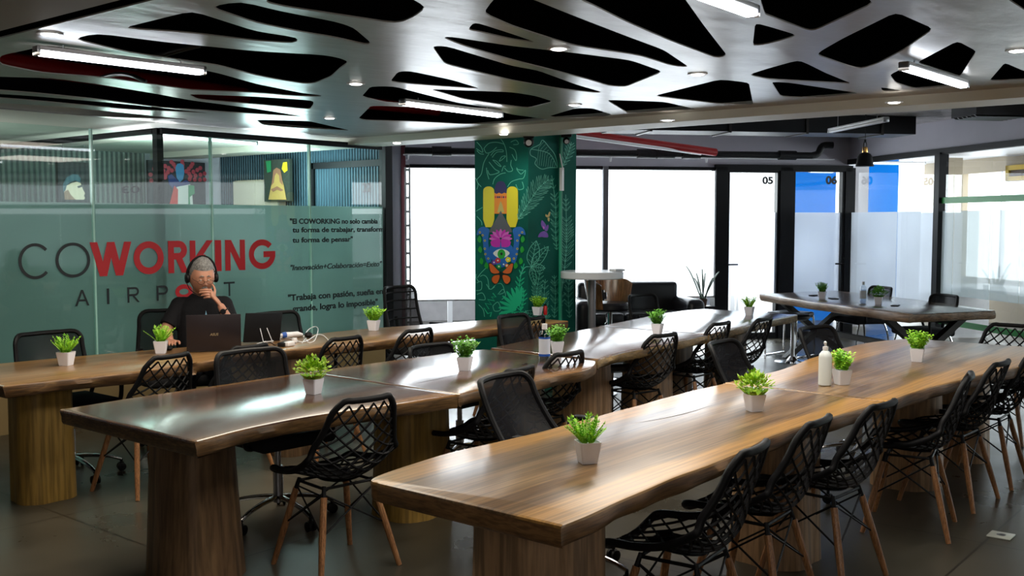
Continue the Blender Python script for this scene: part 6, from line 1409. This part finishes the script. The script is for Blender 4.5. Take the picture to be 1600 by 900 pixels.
for s in (-1, 1): limb(jn, [Vector((s * 0.09, 0, 0.545)), Vector((s * 0.12, 0.38, 0.535)), Vector((s * 0.12, 0.37, 0.30)), Vector((s * 0.12, 0.34, 0.09))], [0.10, 0.075, 0.062, 0.055])
jb = jn.build('tmp', M['jeans']); rm = jb.modifiers.new('r', 'REMESH'); rm.mode = 'VOXEL'; rm.voxel_size = 0.010; tomesh(jb, 'trousers', M['jeans'], man)
for s in (-1, 1): MB().rbox((s * 0.12, 0.38, 0.042), (0.09, 0.27, 0.08), 0.03, 3).build('shoe', M['black'], man)
# hair: short, grey, brushed up
n, m_ = 64, 40; vs, fs = [], []; rnd = random.Random(5); nz = [[rnd.uniform(-1, 1) for _ in range(n)] for _ in range(m_ + 1)]; ok = {}
for i in range(m_ + 1):
    th = PI * 0.78 * i / m_
    for j in range(n):
        ph = 2 * PI * j / n; x, y, z = math.sin(th) * math.cos(ph), math.sin(th) * math.sin(ph), math.cos(th)
        line_ = 0.60 if y > 0.35 else (0.60 - (0.35 - y) * 1.9)           # hairline falls from forehead to nape
        line_ = max(line_, -0.45); d = z - line_; ok[(i, j)] = d > -0.02
        top = 0.020 * max(0, z) ** 2; off = (0.006 + top + 0.0025 * nz[i][j]) * min(1, max(0.15, (d + 0.05) * 5)); vs.append(HP(x, y, z, off))
for i in range(m_):
    for j in range(n):
        if ok[(i, j)] or ok[(i + 1, j)]: fs.append((i * n + j, i * n + (j + 1) % n, (i + 1) * n + (j + 1) % n, (i + 1) * n + j))
MB().add(vs, fs).build('hair', mat('grey_hair', (0.20, 0.195, 0.19), 0.7, noise=(90, 0.5)), man, ang=180)
gh = bpy.data.materials['grey_hair']
mb = MB()
for s in (-1, 1): mb.tube([HP(s * x_, 1, z_, 0.002) for x_, z_ in ((0.13, 0.27), (0.30, 0.33), (0.52, 0.27))], [0.0035, 0.0042, 0.002], 6)
mb.build('eyebrows', gh, man)
mb = MB(); mb.tube([HP(x_, 1, z_, 0.003) for x_, z_ in ((-0.27, -0.50), (-0.15, -0.42), (0, -0.39), (0.15, -0.42), (0.27, -0.50))], [0.003, 0.006, 0.006, 0.006, 0.003], 6)
mb.build('moustache', gh, man)
mb = MB()
for s in (-1, 1): mb.ball(HP(s * 0.36, 1, 0.06, -0.004), 0.0115, 12, 8)
mb.build('eyes', mat('eyeball', (0.6, 0.58, 0.55), 0.3), man)
mb = MB()
for s in (-1, 1): mb.tube([HP(s * 0.36 + d_, 1, 0.03 - 0.05 * math.cos(d_ * 8), 0.0015) for d_ in (-0.15, -0.07, 0, 0.07, 0.15)], 0.0028, 6); mb.ball(HP(s * 0.36, 1, 0.085, -0.0012), 0.012, 10, 6, sc_=(1.2, 0.7, 0.6))
mb.build('eyelids', M['skin'], man)
MB().tube([HP(x_, 1, z_, 0.001) for x_, z_ in ((-0.22, -0.535), (0, -0.522), (0.22, -0.535))], [0.002, 0.004, 0.002], 6).build('mouth', mat('lips', (0.30, 0.10, 0.08), 0.5), man)
pr = MB().sheet([Vector((-0.035 + a_, 0.135, z_)) for a_, z_ in ((0, 0.925), (0.012, 0.975), (0.02, 0.925), (0.045, 0.915), (0.0, 0.905))], (0, 0.004, 0)); pr.build('shirt_print', mat('print_blue', (0.20, 0.42, 0.60), 0.6), man)
MW = Matrix.Translation(man.location) @ Matrix.Rotation(math.radians(PM_H), 4, 'Z') @ Matrix.Scale(1.08, 4)
def worn(name, label, cat): r = thing(name, label, cat, man.location, math.radians(PM_H)); r.scale = man.scale; return r
hs = worn('headset', 'black headset with a microphone on the man\'s grey hair', 'headset')
band = [HC + HR @ Vector((0.103 * math.cos(a), -0.01, 0.004 + 0.148 * math.sin(a))) for a in [PI * k / 20 for k in range(21)]]
MB().tube(band, 0.007, 8, flat=1.6).build('headband', M['black'], hs)
for s in (-1, 1):
    c = HC + HR @ Vector((s * 0.102, -0.006, -0.006)); Rm = HR @ rot('Y', PI / 2); MB().lathe([(0, -0.014), (0.028, -0.014), (0.036, -0.006), (0.036, 0.008), (0.026, 0.014), (0, 0.014)], c, 20, Rm).build('ear_cup', M['black'], hs)
MB().tube(crom([HC + HR @ Vector(q_) for q_ in ((0.107, 0.0, -0.035), (0.092, 0.04, -0.075), (0.055, 0.085, -0.098), (0.035, 0.105, -0.10))], 4), 0.003, 6).ball(HC + HR @ Vector((0.032, 0.108, -0.10)), 0.007).build('microphone', M['black'], hs)
gl = worn('glasses', 'thin dark reading glasses on the man\'s nose', 'glasses')
mb = MB()
for s in (-1, 1):
    c = HC + HR @ Vector((s * 0.031, 0.112, -0.004)); mb.tube([c + HR @ Vector((0.024 * math.cos(a * PI / 8), -0.004 * abs(math.cos(a * PI / 8)), 0.015 * math.sin(a * PI / 8))) for a in range(16)], 0.0013, 6, closed=True)
    mb.tube([HC + HR @ Vector(q_) for q_ in ((s * 0.055, 0.109, 0.0), (s * 0.078, 0.07, 0.006), (s * 0.080, 0.0, 0.01))], 0.0015, 6)
mb.tube([HC + HR @ Vector(q_) for q_ in ((-0.008, 0.113, 0.0), (0, 0.118, 0.003), (0.008, 0.113, 0.0))], 0.0014, 6)
mb.build('frame', M['blackframe'], gl)
wt = worn('wristwatch', 'black wristwatch on the man\'s raised left wrist', 'watch')
ax = (LW - LE).normalized(); c = LE.lerp(LW, 0.86); q1 = ax.orthogonal().normalized(); q2 = ax.cross(q1)
MB().tube([c + (q1 * math.cos(a * PI / 10) + q2 * math.sin(a * PI / 10)) * 0.031 for a in range(20)], 0.008, 8, closed=True, flat=0.5).build('strap', M['black'], wt)
fd = (Vector((0.1, 1, 0)) - ax * ax.dot(Vector((0.1, 1, 0)))).normalized(); MB().lathe([(0, -0.005), (0.019, -0.005), (0.020, 0.004), (0.016, 0.007), (0, 0.007)], c + fd * 0.034, 20, fd.to_track_quat('Z', 'Y').to_matrix()).build('dial', M['blackframe'], wt)
